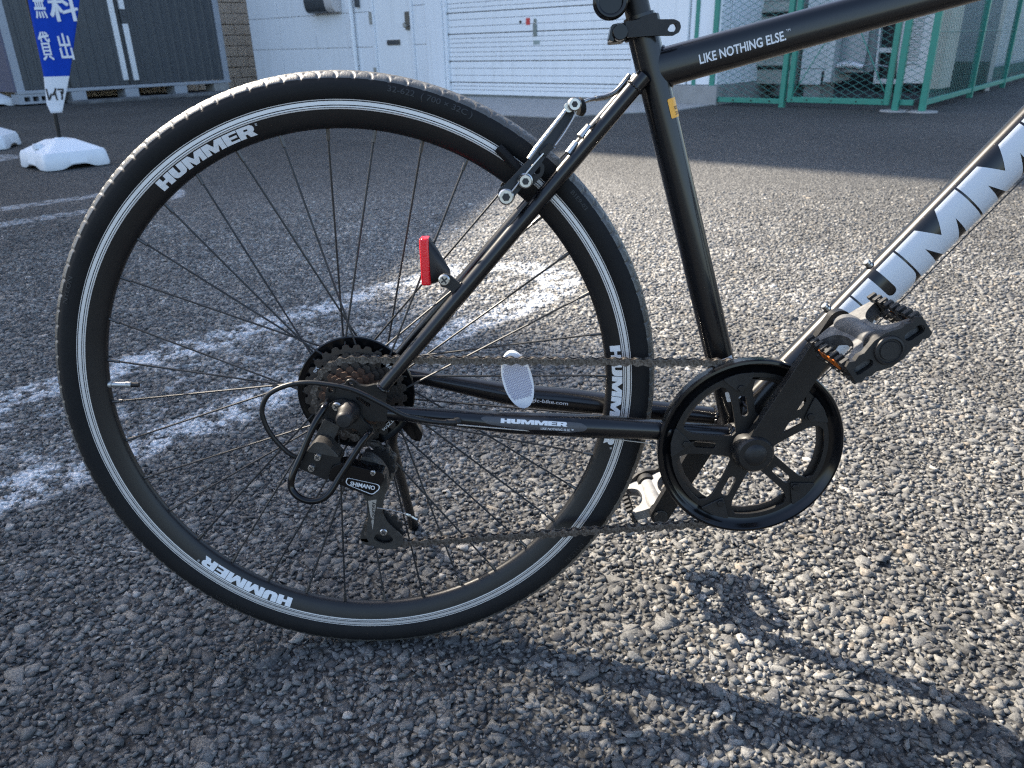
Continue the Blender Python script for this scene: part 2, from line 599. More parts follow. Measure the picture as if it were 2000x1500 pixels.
def asphalt_material():
    m = bpy.data.materials.new('asphalt')
    m.use_nodes = True
    nt = m.node_tree
    N, L = nt.nodes, nt.links
    p = N['Principled BSDF']
    geo = N.new('ShaderNodeNewGeometry')
    pos = geo.outputs['Position']
    v = N.new('ShaderNodeTexVoronoi')
    v.inputs['Scale'].default_value = 105
    v.inputs['Randomness'].default_value = 1
    L.new(pos, v.inputs['Vector'])
    ramp = N.new('ShaderNodeValToRGB')
    cr = ramp.color_ramp
    cr.elements[0].position = 0.0
    cr.elements[0].color = (.045, .045, .046, 1)
    cr.elements[1].position = 1.0
    cr.elements[1].color = (.23, .225, .21, 1)
    e = cr.elements.new(.35)
    e.color = (.085, .085, .085, 1)
    e = cr.elements.new(.75)
    e.color = (.142, .14, .134, 1)
    sepc = N.new('ShaderNodeSeparateColor')
    L.new(v.outputs['Color'], sepc.inputs[0])
    L.new(sepc.outputs[0], ramp.inputs[0])
    # bitumen between the stones
    gap = N.new('ShaderNodeMapRange')
    gap.inputs['From Min'].default_value = .25
    gap.inputs['From Max'].default_value = .62
    gap.inputs['To Min'].default_value = 1
    gap.inputs['To Max'].default_value = .32
    L.new(v.outputs['Distance'], gap.inputs['Value'])
    mul = N.new('ShaderNodeMix')
    mul.data_type = 'RGBA'
    mul.blend_type = 'MULTIPLY'
    mul.inputs['Factor'].default_value = 1
    L.new(ramp.outputs[0], mul.inputs['A'])
    L.new(gap.outputs[0], mul.inputs['B'])
    big = N.new('ShaderNodeTexNoise')
    big.inputs['Scale'].default_value = .8
    big.inputs['Detail'].default_value = 5
    L.new(pos, big.inputs['Vector'])
    br = N.new('ShaderNodeMapRange')
    br.inputs['From Min'].default_value = .3
    br.inputs['From Max'].default_value = .7
    br.inputs['To Min'].default_value = .8
    br.inputs['To Max'].default_value = 1.18
    L.new(big.outputs[0], br.inputs['Value'])
    mul2 = N.new('ShaderNodeMix')
    mul2.data_type = 'RGBA'
    mul2.blend_type = 'MULTIPLY'
    mul2.inputs['Factor'].default_value = 1
    L.new(mul.outputs['Result'], mul2.inputs['A'])
    L.new(br.outputs[0], mul2.inputs['B'])
    mix = N.new('ShaderNodeMix')
    mix.data_type = 'RGBA'
    L.new(paint_mask(nt, pos), mix.inputs['Factor'])
    L.new(scaled(nt, mul2.outputs['Result'], pale_patch(nt, pos, .78, 2.0)), mix.inputs['A'])
    mix.inputs['B'].default_value = (.50, .51, .52, 1)
    L.new(mix.outputs['Result'], p.inputs['Base Color'])
    p.inputs['Roughness'].default_value = .8
    p.inputs['Specular IOR Level'].default_value = .3
    b = N.new('ShaderNodeBump')
    b.inputs['Strength'].default_value = 1
    b.inputs['Distance'].default_value = .007
    b.invert = True
    L.new(v.outputs['Distance'], b.inputs['Height'])
    L.new(b.outputs[0], p.inputs['Normal'])
    return m

def stone_material():
    m = bpy.data.materials.new('crushed_stone')
    m.use_nodes = True
    nt = m.node_tree
    N, L = nt.nodes, nt.links
    p = N['Principled BSDF']
    geo = N.new('ShaderNodeNewGeometry')
    pos = geo.outputs['Position']
    at = N.new('ShaderNodeAttribute')
    at.attribute_name = 'tone'
    ramp = N.new('ShaderNodeValToRGB')
    cr = ramp.color_ramp
    cr.elements[0].position = 0
    cr.elements[0].color = (.036, .037, .039, 1)
    cr.elements[1].position = 1
    cr.elements[1].color = (.36, .34, .31, 1)
    for q, c in ((.25, (.075, .075, .076)), (.55, (.12, .12, .117)), (.8, (.188, .184, .174)), (.88, (.165, .142, .115)), (.93, (.26, .252, .24))):
        e = cr.elements.new(q)
        e.color = (*c, 1)
    L.new(at.outputs['Fac'], ramp.inputs[0])
    nz = N.new('ShaderNodeTexNoise')
    nz.inputs['Scale'].default_value = 330
    nz.inputs['Detail'].default_value = 4
    nz.inputs['Roughness'].default_value = .7
    L.new(pos, nz.inputs['Vector'])
    mr = N.new('ShaderNodeMapRange')
    mr.inputs['From Min'].default_value = .3
    mr.inputs['From Max'].default_value = .7
    mr.inputs['To Min'].default_value = .42
    mr.inputs['To Max'].default_value = 1.32
    L.new(nz.outputs[0], mr.inputs['Value'])
    mul = N.new('ShaderNodeMix')
    mul.data_type = 'RGBA'
    mul.blend_type = 'MULTIPLY'
    mul.inputs['Factor'].default_value = 1
    L.new(ramp.outputs[0], mul.inputs['A'])
    L.new(mr.outputs[0], mul.inputs['B'])
    big = N.new('ShaderNodeTexNoise')
    big.inputs['Scale'].default_value = 3.2
    big.inputs['Detail'].default_value = 6
    big.inputs['Roughness'].default_value = .6
    L.new(pos, big.inputs['Vector'])
    br = N.new('ShaderNodeMapRange')
    br.inputs['From Min'].default_value = .32
    br.inputs['From Max'].default_value = .68
    br.inputs['To Min'].default_value = .66
    br.inputs['To Max'].default_value = 1.28
    L.new(big.outputs[0], br.inputs['Value'])
    mulb = N.new('ShaderNodeMix')
    mulb.data_type = 'RGBA'
    mulb.blend_type = 'MULTIPLY'
    mulb.inputs['Factor'].default_value = 1
    L.new(mul.outputs['Result'], mulb.inputs['A'])
    L.new(br.outputs[0], mulb.inputs['B'])
    mul = mulb
    mix = N.new('ShaderNodeMix')
    mix.data_type = 'RGBA'
    L.new(paint_mask(nt, pos), mix.inputs['Factor'])
    L.new(scaled(nt, mul.outputs['Result'], pale_patch(nt, pos, .84, 2.0)), mix.inputs['A'])
    mix.inputs['B'].default_value = (.54, .55, .56, 1)
    L.new(mix.outputs['Result'], p.inputs['Base Color'])
    p.inputs['Roughness'].default_value = .75
    p.inputs['Specular IOR Level'].default_value = .35
    b = N.new('ShaderNodeBump')
    b.inputs['Strength'].default_value = .5
    b.inputs['Distance'].default_value = .0025
    L.new(nz.outputs[0], b.inputs['Height'])
    L.new(b.outputs[0], p.inputs['Normal'])
    return m

ground_z = -.0052
gv = [(-150, -150, ground_z), (150, -150, ground_z), (150, 150, ground_z), (-150, 150, ground_z)]
obj('asphalt_ground', (gv, [(0, 1, 2, 3)]), asphalt_material(), smooth=None, kind='structure')

# ---- aggregate standing proud of the asphalt near the bicycle
def hull_variant(seed):
    r = np.random.default_rng(seed)
    bm = bmesh.new()
    k = int(r.integers(9, 13))
    for i in range(k):
        q = r.normal(size=3)
        q = np.sign(q) * np.abs(q) ** .55
        q /= np.linalg.norm(q)
        q *= r.uniform(.72, 1.2)
        bm.verts.new(q)
    res = bmesh.ops.convex_hull(bm, input=bm.verts[:])
    bmesh.ops.delete(bm, geom=list({g for g in res['geom_unused'] + res['geom_interior'] if isinstance(g, bmesh.types.BMVert)}), context='VERTS')
    bmesh.ops.triangulate(bm, faces=bm.faces[:])
    bm.verts.index_update()
    V = np.array([v.co[:] for v in bm.verts])
    F = np.array([[v.index for v in f.verts] for f in bm.faces])
    bm.free()
    return V, F

def make_gravel():
    variants = [hull_variant(100 + i) for i in range(28)]
    cx, cy = .177, -.785
    pts = []
    def layer(y0, y1, pitch, size, spread, sink):
        ys = np.arange(y0, y1, pitch * .87)
        for r, y in enumerate(ys):
            hw = .69 * (y - cy) + .32
            xs = np.arange(cx - hw, cx + hw, pitch) + (pitch / 2 if r % 2 else 0)
            n = len(xs)
            jx = rng.normal(0, pitch * .24, n)
            jy = rng.normal(0, pitch * .24, n)
            s = size * np.exp(rng.normal(0, spread, n))
            pts.append(np.c_[xs + jx, y + jy, s, np.full(n, sink)])
    layer(-.42, 1.6, .0110, .0061, .44, .5)
    layer(-.42, .85, .0088, .0032, .32, .5)
    layer(1.6, 3.2, .0125, .0062, .36, .5)
    # larger pieces
    for (y0, y1, dens) in ((-.42, 1.0, 300), (1.0, 2.0, 120)):
        area_w = 2 * (.69 * (y1 - cy) + .32)
        n = int(dens * area_w * (y1 - y0))
        x = rng.uniform(cx - area_w / 2, cx + area_w / 2, n)
        y = rng.uniform(y0, y1, n)
        ok = np.abs(x - cx) < .69 * (y - cy) + .32
        s = rng.uniform(.0095, .0135, n)
        pts.append(np.c_[x, y, s, np.full(n, .62)][ok])
    P = np.concatenate(pts)
    keep = rng.uniform(0, 1, len(P)) < np.interp(P[:, 1], [1.9, 3.2], [1.0, .10])
    P = P[keep]
    n = len(P)
    var = rng.integers(0, len(variants), n)
    a = rng.uniform(0, 2 * pi, n)
    tilt = rng.normal(0, .5, (n, 2))
    sx = P[:, 2] * rng.uniform(.9, 1.5, n)
    sy = P[:, 2] * rng.uniform(.65, 1.0, n)
    sz = P[:, 2] * rng.uniform(.6, .9, n)
    ztop = rng.normal(-.0011, .0012, n) - np.where(P[:, 2] < .0045, .0022, 0)
    ztop = np.minimum(ztop, .0010)
    z = ztop - sz * rng.uniform(.42, .80, n)
    slope = rng.normal(0, .10, (n, 2))
    tone = np.clip(rng.beta(2.2, 2.0, n), 0, 1)
    Vs, Fs, Ts = [], [], []
    base = 0
    for k, (V, F) in enumerate(variants):
        I = np.where(var == k)[0]
        m = len(I)
        q = V[None] * np.stack([sx[I], sy[I], sz[I]], 1)[:, None, :]
        tx, ty = tilt[I, 0][:, None], tilt[I, 1][:, None]
        x, y, zz = q[..., 0], q[..., 1], q[..., 2]
        y, zz = y * np.cos(tx) - zz * np.sin(tx), y * np.sin(tx) + zz * np.cos(tx)
        x, zz = x * np.cos(ty) + zz * np.sin(ty), -x * np.sin(ty) + zz * np.cos(ty)
        ca, sa = np.cos(a[I])[:, None], np.sin(a[I])[:, None]
        x, y = x * ca - y * sa, x * sa + y * ca
        # tops worn flat by traffic
        zz = zz + z[I][:, None]
        zz = np.minimum(zz, ztop[I][:, None] + x * slope[I, 0][:, None] + y * slope[I, 1][:, None])
        x = x + P[I, 0][:, None]
        y = y + P[I, 1][:, None]
        Vs.append(np.stack([x, y, zz], -1).reshape(-1, 3))
        f = F[None] + (np.arange(m) * len(V))[:, None, None] + base
        Fs.append(f.reshape(-1, 3))
        Ts.append(np.repeat(tone[I], len(F)))
        base += m * len(V)
    V = np.concatenate(Vs).astype(np.float32)
    F = np.concatenate(Fs).astype(np.int32)
    T = np.concatenate(Ts).astype(np.float32)
    me = bpy.data.meshes.new('gravel_stones')
    me.vertices.add(len(V))
    me.vertices.foreach_set('co', V.ravel())
    me.loops.add(len(F) * 3)
    me.loops.foreach_set('vertex_index', F.ravel())
    me.polygons.add(len(F))
    me.polygons.foreach_set('loop_start', np.arange(0, len(F) * 3, 3, dtype=np.int32))
    at = me.attributes.new('tone', 'FLOAT', 'FACE')
    at.data.foreach_set('value', T)
    me.materials.append(stone_material())
    me.update(calc_edges=True)
    me.validate()
    o = bpy.data.objects.new('gravel_stones', me)
    put(o, kind='stuff', label='angular grey stones of the coarse asphalt surface', category='gravel')
    print('gravel stones', n, 'tris', len(F))
make_gravel()
# ================================================================== BICYCLE
bike = thing('bicycle', 'black city bicycle leaning on its kickstand, white block letters on rims and down tube', 'bicycle', (0, 0, 0), (rad(-5.629), 0, 0))
BBX, BBZ = .4440, .2775
HUB = Vector((0, 0, .343))

# ---------------------------------------------------------------- wheel
def rim_mesh():
    prof = [(.2868, .0), (.2872, -.0030), (.2890, -.0056), (.2930, -.0080), (.2990, -.0104), (.3040, -.0119), (.3058, -.0123),
            (.3062, -.0125), (.3070, -.0126), (.3073, -.01225), (.3077, -.0126), (.3090, -.0126), (.3094, -.0122), (.3100, -.0126),
            (.3136, -.0126), (.3140, -.0122), (.3147, -.0126), (.3168, -.0126), (.3174, -.0120), (.3176, -.0100), (.3150, -.0090), (.3140, 0)]
    mi = [0, 0, 0, 0, 0, 0, 1, 1, 2, 2, 1, 2, 2, 1, 2, 2, 1, 1, 1, 0, 0]
    mir = [(r, -y) for r, y in prof[-2::-1]]
    full = prof + mir[:-1]
    mfull = mi + mi[::-1]
    n = 180
    V, F = lathe(full, n, closed=True)
    idx = []
    for k in range(n):
        idx += mfull[:len(full)]
    return mesh_of('wheel', V, F, [rim_black, rim_silver, line_black], 30, idx)

def tyre_mesh(nth=1800):
    R0, rt = .3265, .0172
    phis = [-205, -190, -172, -155, -138, -128, -126, -124, -112, -98, -84, -72, -60, -54, -48, -42, -36, -28, -20, -12, -5, 5, 12, 20, 28, 36, 42, 48, 54, 60, 72, 84, 98, 112, 124, 126, 128, 138, 155, 172, 190, 205]
    # angle from the outward radius
    ph = np.array([p * .66 for p in phis])          # spread so that the bead tucks into the rim
    ph = np.radians(np.linspace(-142, 142, 45))
    th = np.linspace(0, 2 * pi, nth, endpoint=False)
    TH_, PH = np.meshgrid(th, ph, indexing='ij')
    r = np.full(TH_.shape, rt)
    deg = np.degrees(PH)
    # moulding line between sidewall and tread
    r -= .0005 * np.exp(-((np.abs(deg) - 66) / 3.0) ** 2)
    # curved grooves through the tread shoulders, alternating long and short
    pitch = 2 * pi / 118
    side = np.sign(deg)
    x = np.abs(deg)
    off = .45 * pitch * np.sin(np.radians((x - 8) * 2.2)) + np.where(side > 0, .5 * pitch, 0)
    f = ((TH_ + off) % pitch) / pitch
    g = np.exp(-((f - .5) / .07) ** 2) * ((x > 10) & (x < 62))
    off2 = -.35 * pitch * np.sin(np.radians((x - 5) * 3)) + np.where(side > 0, .2 * pitch, 0)
    f2 = ((TH_ * 1.0 + off2) % pitch) / pitch
    g2 = np.exp(-((f2 - .5) / .06) ** 2) * ((x > 4) & (x < 36))
    # two straight rain grooves
    g3 = np.exp(-((x - 14) / 2.2) ** 2) * .8
    # fine knurl of the tread blocks
    kn = .00012 * np.sin(TH_ * 118 * 9) * ((x > 16) & (x < 60))
    r = r - .0013 * np.clip(np.maximum(np.maximum(g, g2), g3), 0, 1) + kn
    squash = np.where(np.abs(deg) > 95, 1.0, 1.0)
    rr = R0 + r * np.cos(PH) * 1.0
    yy = r * np.sin(PH) * .96 * squash
    X = rr * np.cos(TH_)
    Z = rr * np.sin(TH_)
    m = len(ph)
    V = np.stack([X, yy, Z], -1).reshape(-1, 3)
    i = np.arange(nth)[:, None] * m
    i2 = ((np.arange(nth) + 1) % nth)[:, None] * m
    j = np.arange(m - 1)[None]
    F = np.stack([i + j, i + j + 1, i2 + j + 1, i2 + j], -1).reshape(-1, 4)
    me = bpy.data.meshes.new('tyre')
    me.vertices.add(len(V))
    me.vertices.foreach_set('co', V.astype(np.float32).ravel())
    me.loops.add(len(F) * 4)
    me.loops.foreach_set('vertex_index', F.astype(np.int32).ravel())
    me.polygons.add(len(F))
    me.polygons.foreach_set('loop_start', np.arange(0, len(F) * 4, 4, dtype=np.int32))
    mi = np.tile((np.abs(np.degrees(ph[:-1] + ph[1:]) / 2) < 60).astype(np.int32), nth)
    me.materials.append(rubber)
    me.materials.append(tread_rubber)
    me.polygons.foreach_set('material_index', mi)
    me.polygons.foreach_set('use_smooth', np.ones(len(F), bool))
    me.update(calc_edges=True)
    return me

RIM, TYRE = rim_mesh(), tyre_mesh()

def spoke_vf(k):
    th = rad(1.6 + 10 * k)
    s = -1 if k % 2 == 0 else 1
    lead = 1 if (k // 2) % 2 == 0 else -1
    ha = th + lead * rad(60 if s < 0 else 64)
    yh = -.0195 if s < 0 else .034
    yh += .002 * lead * (1 if s < 0 else -1)
    a = Vector((.2880 * math.cos(th), s * .001, .2880 * math.sin(th)))
    b = Vector((.0225 * math.cos(ha), yh, .0225 * math.sin(ha)))
    d = (b - a).normalized()
    vf = tube([a + d * .010, b], .00115, 6)
    nip = tube([a - d * .003, a + d * .013, a + d * .0135], [.0021, .0019, .0012], 8)
    return vf, nip

moulding = M('tyre_moulding_rubber', (.012, .012, .0125), .55)
def make_wheel(loc, rear):
    w = obj('wheel', RIM, None, bike)
    w.location = loc
    obj('tyre', TYRE, None, w)
    for k in range(36):
        vf, nip = spoke_vf(k)
        V, F = join(vf, nip)
        me = mesh_of('spoke', V, F, [spoke_steel, nipple_metal], 40, [0] * len(vf[1]) + [1] * len(nip[1]))
        obj('spoke', me, None, w)
    hub = lathe([(0, -.062), (.0055, -.062), (.0055, -.040), (.013, -.038), (.014, -.023), (.0265, -.0215), (.0265, -.0175), (.015, -.015),
                 (.0125, 0), (.0125, .02), (.015, .029), (.0265, .032), (.0265, .036), (.013, .038), (.011, .046), (.0055, .048), (.0055, .062), (0, .062)][::-1], 40)
    obj('hub', hub, satin_black, w)
    # valve
    va = rad(177.4)
    def along(r0, r1, rr):
        return tube([(r * math.cos(va), 0, r * math.sin(va)) for r in (r0, r1)], rr, 14)
    obj('valve', join(along(.2885, .2845, .0044), along(.2845, .268, .0031)), alloy, w, bevel=.0004)
    cap = obj('valve_cap', along(.2625, .2535, .0029), satin_black, w, bevel=.0006)
    knurl = [(.268, .0038), (.2625, .0038)]
    obj('valve_collar', join(*[tube([(r * math.cos(va), 0, r * math.sin(va)) for r in (.2683 - i * .0012, .2676 - i * .0012)], .0039, 14) for i in range(5)], along(.2685, .2622, .0034)), alloy, w)
    # block lettering three times round the rim
    span = rad(23.4)
    for k in range(3):
        a0 = rad(128.9 - 120 * k)
        V, F = slice_u((HV, HF), np.linspace(.12, HW - .1, 60), (.25, .5, .75))
        def onrim(u, v, w_=0):
            r = .2934 + .0112 * v
            y = -np.interp(r, [.2872, .2890, .2930, .2990, .3040, .3058], [.0030, .0056, .0080, .0104, .0119, .0123]) - .00055
            a = a0 - span * u / HW
            return r * math.cos(a), y, r * math.sin(a)
        obj('rim_lettering', fmap((V, F), onrim), decal_white, w, smooth=None)
        t = text_vf('\u00ae', .0024)
        def onrim2(u, v, w_=0):
            r = .3018 + v
            a = a0 - span * 1.012 - u / .30
            return r * math.cos(a), -np.interp(r, [.2990, .3040, .3058], [.0104, .0119, .0123]) - .0006, r * math.sin(a)
        obj('rim_lettering', fmap(t, onrim2), decal_white, w, smooth=None)
    if rear:
        # raised moulding on the sidewall
        for txt, a0, h in (('32-622  ( 700 \u00d7 32C )', 79.5, .0056), ('NYLON', 160, .0052), ('B1E9-03', 41.5, .0042), ('NYLON', -38, .0052), ('INFLATE 4.5 BAR', -118, .0040)):
            V, F = text_vf(txt, h, .01, 1.25)
            tw = width((V, F))
            def onty(u, v, w_=0):
                r = .3268 + v
                ph = math.acos(max(-1, min(1, (r - .3265) / .0172)))
                a = rad(a0) - u / .329
                q = .0172 + .00035
                return r * math.cos(a), -q * math.sin(ph) * .96 - .0002, r * math.sin(a)
            obj('tyre_moulding', fmap((V, F), onty), moulding, w, smooth=None)
    return w

wheel = make_wheel((0, 0, .343), True)
front_wheel = make_wheel((1.055, 0, .343), False)

# oval reflector clipped between the spokes
def ell(cx, cz, a, b, rot, n=36):
    c, s = math.cos(rad(rot)), math.sin(rad(rot))
    return [(cx + a * math.cos(t) * c - b * math.sin(t) * s, cz + a * math.cos(t) * s + b * math.sin(t) * c) for t in np.linspace(0, 2 * pi, n, endpoint=False)]
RX, RZ = .1846, .3545 - .343
wr = obj('wheel_reflector', plate(ell(RX, RZ, .0345, .0170, 104), -.0225, -.0135), clear_lens, wheel, bevel=.0022, seg=3)
hexes = []
c, s = math.cos(rad(104)), math.sin(rad(104))
for i in range(-12, 13):
    for j in range(-9, 10):
        a, b = i * .0022 + (j % 2) * .0011, j * .0019
        if abs(a) < .0215 and (a / .030) ** 2 + (b / .0150) ** 2 < 1:
            q = RX + a * c - b * s, RZ + a * s + b * c
            hexes.append(plate([(q[0] + .00082 * math.cos(rad(60 * k)), q[1] + .00082 * math.sin(rad(60 * k))) for k in range(6)], -.0231, -.0223))
obj('reflector_prism', join(*hexes), lens_dark, wheel, smooth=None)

# ---------------------------------------------------------------- frame tubes
def seg(a, b, n=2):
    a, b = Vector(a), Vector(b)
    return [a.lerp(b, i / (n - 1)) for i in range(n)]
ST0, ST1 = Vector((.4440, 0, .2775)), Vector((.3152, 0, .7300))
seat_tube = obj('seat_tube', tube(seg(ST0, ST1, 6), .0158, 40), frame_paint, bike)
TTd = Vector((.974, 0, .226)).normalized()
TT0 = Vector((.3270, 0, .6772))
top_tube = obj('top_tube', tube([TT0, TT0 + TTd * .2, TT0 + TTd * .63], [(.0195, .0150), (.0182, .0150), (.018, .0150)], 64, flat=(-.226, 0, .974), sq=2.6), frame_paint, bike)
DTd = Vector((.658, 0, .753)).normalized()
DT0 = Vector((BBX, 0, BBZ))
down_tube = obj('down_tube', tube([DT0 + DTd * .005, DT0 + DTd * .72], [(.0256, .0170)] * 2, 72, flat=(-.753, 0, .658), sq=2.35), frame_paint, bike)
obj('bottom_bracket_shell', move(lathe([(0, -.036), (.0195, -.036), (.0205, -.034), (.0205, .034), (.0195, .036), (0, .036)][::-1], 40), (BBX, 0, BBZ)), frame_paint, bike)
SSA, SSB = Vector((.0372, -.0615, .3620)), Vector((.3195, -.0150, .6720))
for sgn in (1, -1):
    p = [Vector((v.x, v.y * sgn, v.z)) for v in seg(SSA, SSB, 8)]
    rr = [.0066, .0074, .0080, .0082, .0083, .0083, .0083, .0083]
    st = obj('seat_stay', tube(p, rr, 24), frame_paint, bike)
CS = [(.0420, -.0620, .3352), (.0700, -.0605, .3312), (.0984, -.0585, .3272), (.1400, -.0565, .3212), (.1769, -.0545, .3160), (.2300, -.0515, .3112), (.2797, -.0480, .3060), (.3250, -.0430, .3000), (.3700, -.0370, .2935), (.4300, -.0300, .2840)]
CR = [.0082, .0086, .0093, .0105, .0121, .0130, .0132, .0118, .0110, .0110]
cp = spline(CS, 5)
cr_ = np.interp(np.linspace(0, 1, len(cp)), np.linspace(0, 1, len(CR)), CR)
chain_stay = obj('chain_stay', tube(cp, list(cr_), 28), frame_paint, bike)
CS2 = [(.0420, .0620, .3400), (.0800, .0595, .3325), (.1300, .0575, .3215), (.1778, .0555, .3115), (.2412, .0520, .3040), (.2921, .0480, .2975), (.3500, .0410, .2905), (.4300, .0310, .2835)]
CR2 = [.0082, .0092, .0115, .0140, .0152, .0148, .0128, .0115]
cp2 = spline(CS2, 5)
cr2 = np.interp(np.linspace(0, 1, len(cp2)), np.linspace(0, 1, len(CR2)), CR2)
chain_stay2 = obj('chain_stay', tube(cp2, list(cr2), 28), frame_paint, bike)
# stay bridge and weld beads
obj('stay_bridge', tube([(.232, -.028, .573), (.232, .028, .573)], .006, 16), frame_paint, bike)
def weld(center, d, r, rr=.0014):
    d = Vector(d).normalized()
    a = Vector((0, 1, 0))
    b = d.cross(a)
    pts = [Vector(center) + a * math.cos(t) * (r[0] if isinstance(r, tuple) else r) + b * math.sin(t) * (r[1] if isinstance(r, tuple) else r) + d * .0004 * math.sin(t * 17) for t in np.linspace(0, 2 * pi, 60, endpoint=False)]
    return tube(pts, [rr * (1 + .12 * math.sin(i * 1.9)) for i in range(60)], 8, closed=True)
def weld_on(p, d, rx, ry, up, sq, rr):
    """bead where a tube (centre p, direction d) meets the seat tube surface"""
    d = Vector(d).normalized()
    n1 = (up - d * up.dot(d)).normalized()
    n2 = d.cross(n1)
    ax = (ST1 - ST0).normalized()
    pts = []
    for t in np.linspace(0, 2 * pi, 56, endpoint=False):
        c_, s_ = math.cos(t), math.sin(t)
        c_ = math.copysign(abs(c_) ** (2 / sq), c_)
        s_ = math.copysign(abs(s_) ** (2 / sq), s_)
        q = Vector(p) + n1 * ry * c_ + n2 * rx * s_
        w = q - ST0
        w = w - ax * w.dot(ax)
        e = d - ax * d.dot(ax)
        A, B, C = e.dot(e), 2 * w.dot(e), w.dot(w) - .0160 ** 2
        D = B * B - 4 * A * C
        k = -B / (2 * A) if D <= 0 else ((-B + math.sqrt(D)) / (2 * A) if d.x > 0 and d.z < .5 else (-B - math.sqrt(D)) / (2 * A))
        pts.append(q + d * (k + .0003 * math.sin(t * 19)))
    return tube(pts, [rr * (1 + .15 * math.sin(i * 2.1)) for i in range(56)], 8, closed=True)
for bead in [

    weld_on(TT0, TTd, .0122, .0194, Vector((-.226, 0, .974)), 2.6, .0018),
    weld(SSB - (SSB - SSA).normalized() * .014, SSB - SSA, .0083, .0013),
    weld((.0385, -.0613, .3634), SSB - SSA, .0070, .0016),
    weld((.4245, -.0305, .2848), (1, 0, -.16), .0115, .0022),
    weld((.4245, .0310, .2842), (1, 0, -.14), .0120, .0022),
    weld(DT0 + DTd * .030, DTd, .0262, .002)]:
    obj('weld_bead', bead, frame_paint, bike)
# dropout plate, drive side
DO = [(-.0241, .3537), (-.0221, .3617), (-.0168, .3684), (-.0110, .3672), (-.0063, .3632), (-.0010, .3712), (.0050, .3757), (.0105, .3722), (.0145, .3680), (.0218, .3668), (.0321, .3690), (.0400, .3660), (.0430, .3560), (.0405, .3450), (.0500, .3415), (.0500, .3290), (.0357, .3262), (.0220, .3268), (.0139, .3327), (.0063, .3238), (-.0079, .3187), (-.0174, .3263), (-.0257, .3375)]
SLOT = [(.0090, .3546), (.0129, .3557), (.0245, .3470), (.0254, .3437), (.0217, .3434), (.0108, .3513)]
obj('dropout', plate(rounded(DO, .003), -.0665, -.0605, [rounded(SLOT, .002), circ(.0052, .3705, .0026, 14), circ(-.0163, .3640, .0026, 14)]), satin_black, bike, bevel=.0007)
obj('dropout_eyelet', join(move(lathe([(.0026, -.0005), (.0050, -.0005), (.0054, .0005), (.0054, .002), (.0026, .002), (.0026, -.0005)], 20), (.0052, -.0675, .3705)),
                           move(lathe([(.0026, -.0005), (.0046, -.0005), (.0050, .0005), (.0050, .002), (.0026, .002), (.0026, -.0005)], 20), (-.0163, -.0675, .3640))), satin_black, bike)
DO2 = [(-.014, .336), (-.010, .352), (.010, .362), (.030, .372), (.044, .366), (.046, .350), (.050, .344), (.050, .334), (.030, .332), (.006, .328), (-.010, .328)]
obj('dropout', plate(rounded(DO2, .004), .0605, .0660), satin_black, bike, bevel=.0007)
# head tube, fork and the front end beyond the right edge of the picture
HTd = Vector((-.33, 0, .944)).normalized()
HT0 = Vector((.9550, 0, .772))
obj('head_tube', tube([HT0, HT0 + HTd * .135], .0195, 32), frame_paint, bike)
for sgn in (1, -1):
    obj('fork_blade', tube(spline([(.962, sgn * .030, .745), (.982, sgn * .047, .67), (1.012, sgn * .052, .54), (1.055, sgn * .054, .343)], 6), .0118, 20), frame_paint, bike)
obj('fork_crown', join(box(.942, .982, -.042, .042, .730, .762)), frame_paint, bike, bevel=.008)
stem = HT0 + HTd * .17
obj('handlebar_stem', join(tube([HT0 + HTd * .135, stem + HTd * .02], .016, 24), tube([stem, stem + Vector((.09, 0, .02))], .015, 24)), satin_black, bike)
hb = stem + Vector((.09, 0, .02))
obj('handlebar', tube(spline([(hb.x - .02, -.29, hb.z + .03), (hb.x, -.15, hb.z + .02), (hb.x, 0, hb.z), (hb.x, .15, hb.z + .02), (hb.x - .02, .29, hb.z + .03)], 8), .0125, 20), satin_black, bike)
for sgn in (1, -1):
    obj('grip', tube([(hb.x - .009, sgn * .19, hb.z + .024), (hb.x - .02, sgn * .30, hb.z + .031)], .0165, 20), matte_plastic, bike)

# the bars are turned away to the left, so the front wheel stands across the line of the frame
STEER = Matrix.Translation(HT0) @ Matrix.Rotation(rad(52), 4, HTd) @ Matrix.Translation(-HT0)
for o in bike.children:
    if o.name.split('.')[0] in ('fork_blade', 'fork_crown', 'handlebar_stem', 'handlebar', 'grip') or o is front_wheel:
        o.matrix_local = STEER @ o.matrix_basis

# seat post, clamp with quick release, fitting above it
STd = (ST1 - ST0).normalized()
obj('seat_post', tube([ST1 - STd * .02, ST1 + STd * .19], .0128, 32), satin_black, bike)
top = ST1 + STd * .19
sad = [((-.13, 0, .030), (.016, .070)), ((-.115, 0, .036), (.024, .078)), ((-.06, 0, .036), (.026, .074)), ((0, 0, .030), (.024, .048)), ((.07, 0, .032), (.019, .026)), ((.13, 0, .034), (.014, .018)), ((.142, 0, .034), (.005, .008))]
obj('saddle', tube([Vector(p) + top for p, r in sad], [r for p, r in sad], 28), matte_plastic, bike)
cc = ST1 - STd * .012
obj('seat_clamp', join(tube([cc - STd * .0085, cc - STd * .0075, cc + STd * .0075, cc + STd * .0085], [.0185, .0195, .0195, .0185], 36),
                       plate(rounded([(.2845, .7040), (.2890, .7215), (.3020, .7225), (.3010, .7050)], .003), -.0150, .0100)), satin_black, bike, bevel=.0006)
lev = [(.2985, .7222), (.3120, .7232), (.3140, .7262), (.3285, .7296), (.3300, .7233), (.3467, .7230), (.3520, .7205), (.3535, .7155), (.3515, .7108), (.3467, .7085), (.3300, .7088), (.3005, .7076)]
lh = [(.3400, .7135), (.3425, .7180), (.3470, .7195), (.3495, .7155), (.3475, .7118), (.3420, .7118)]
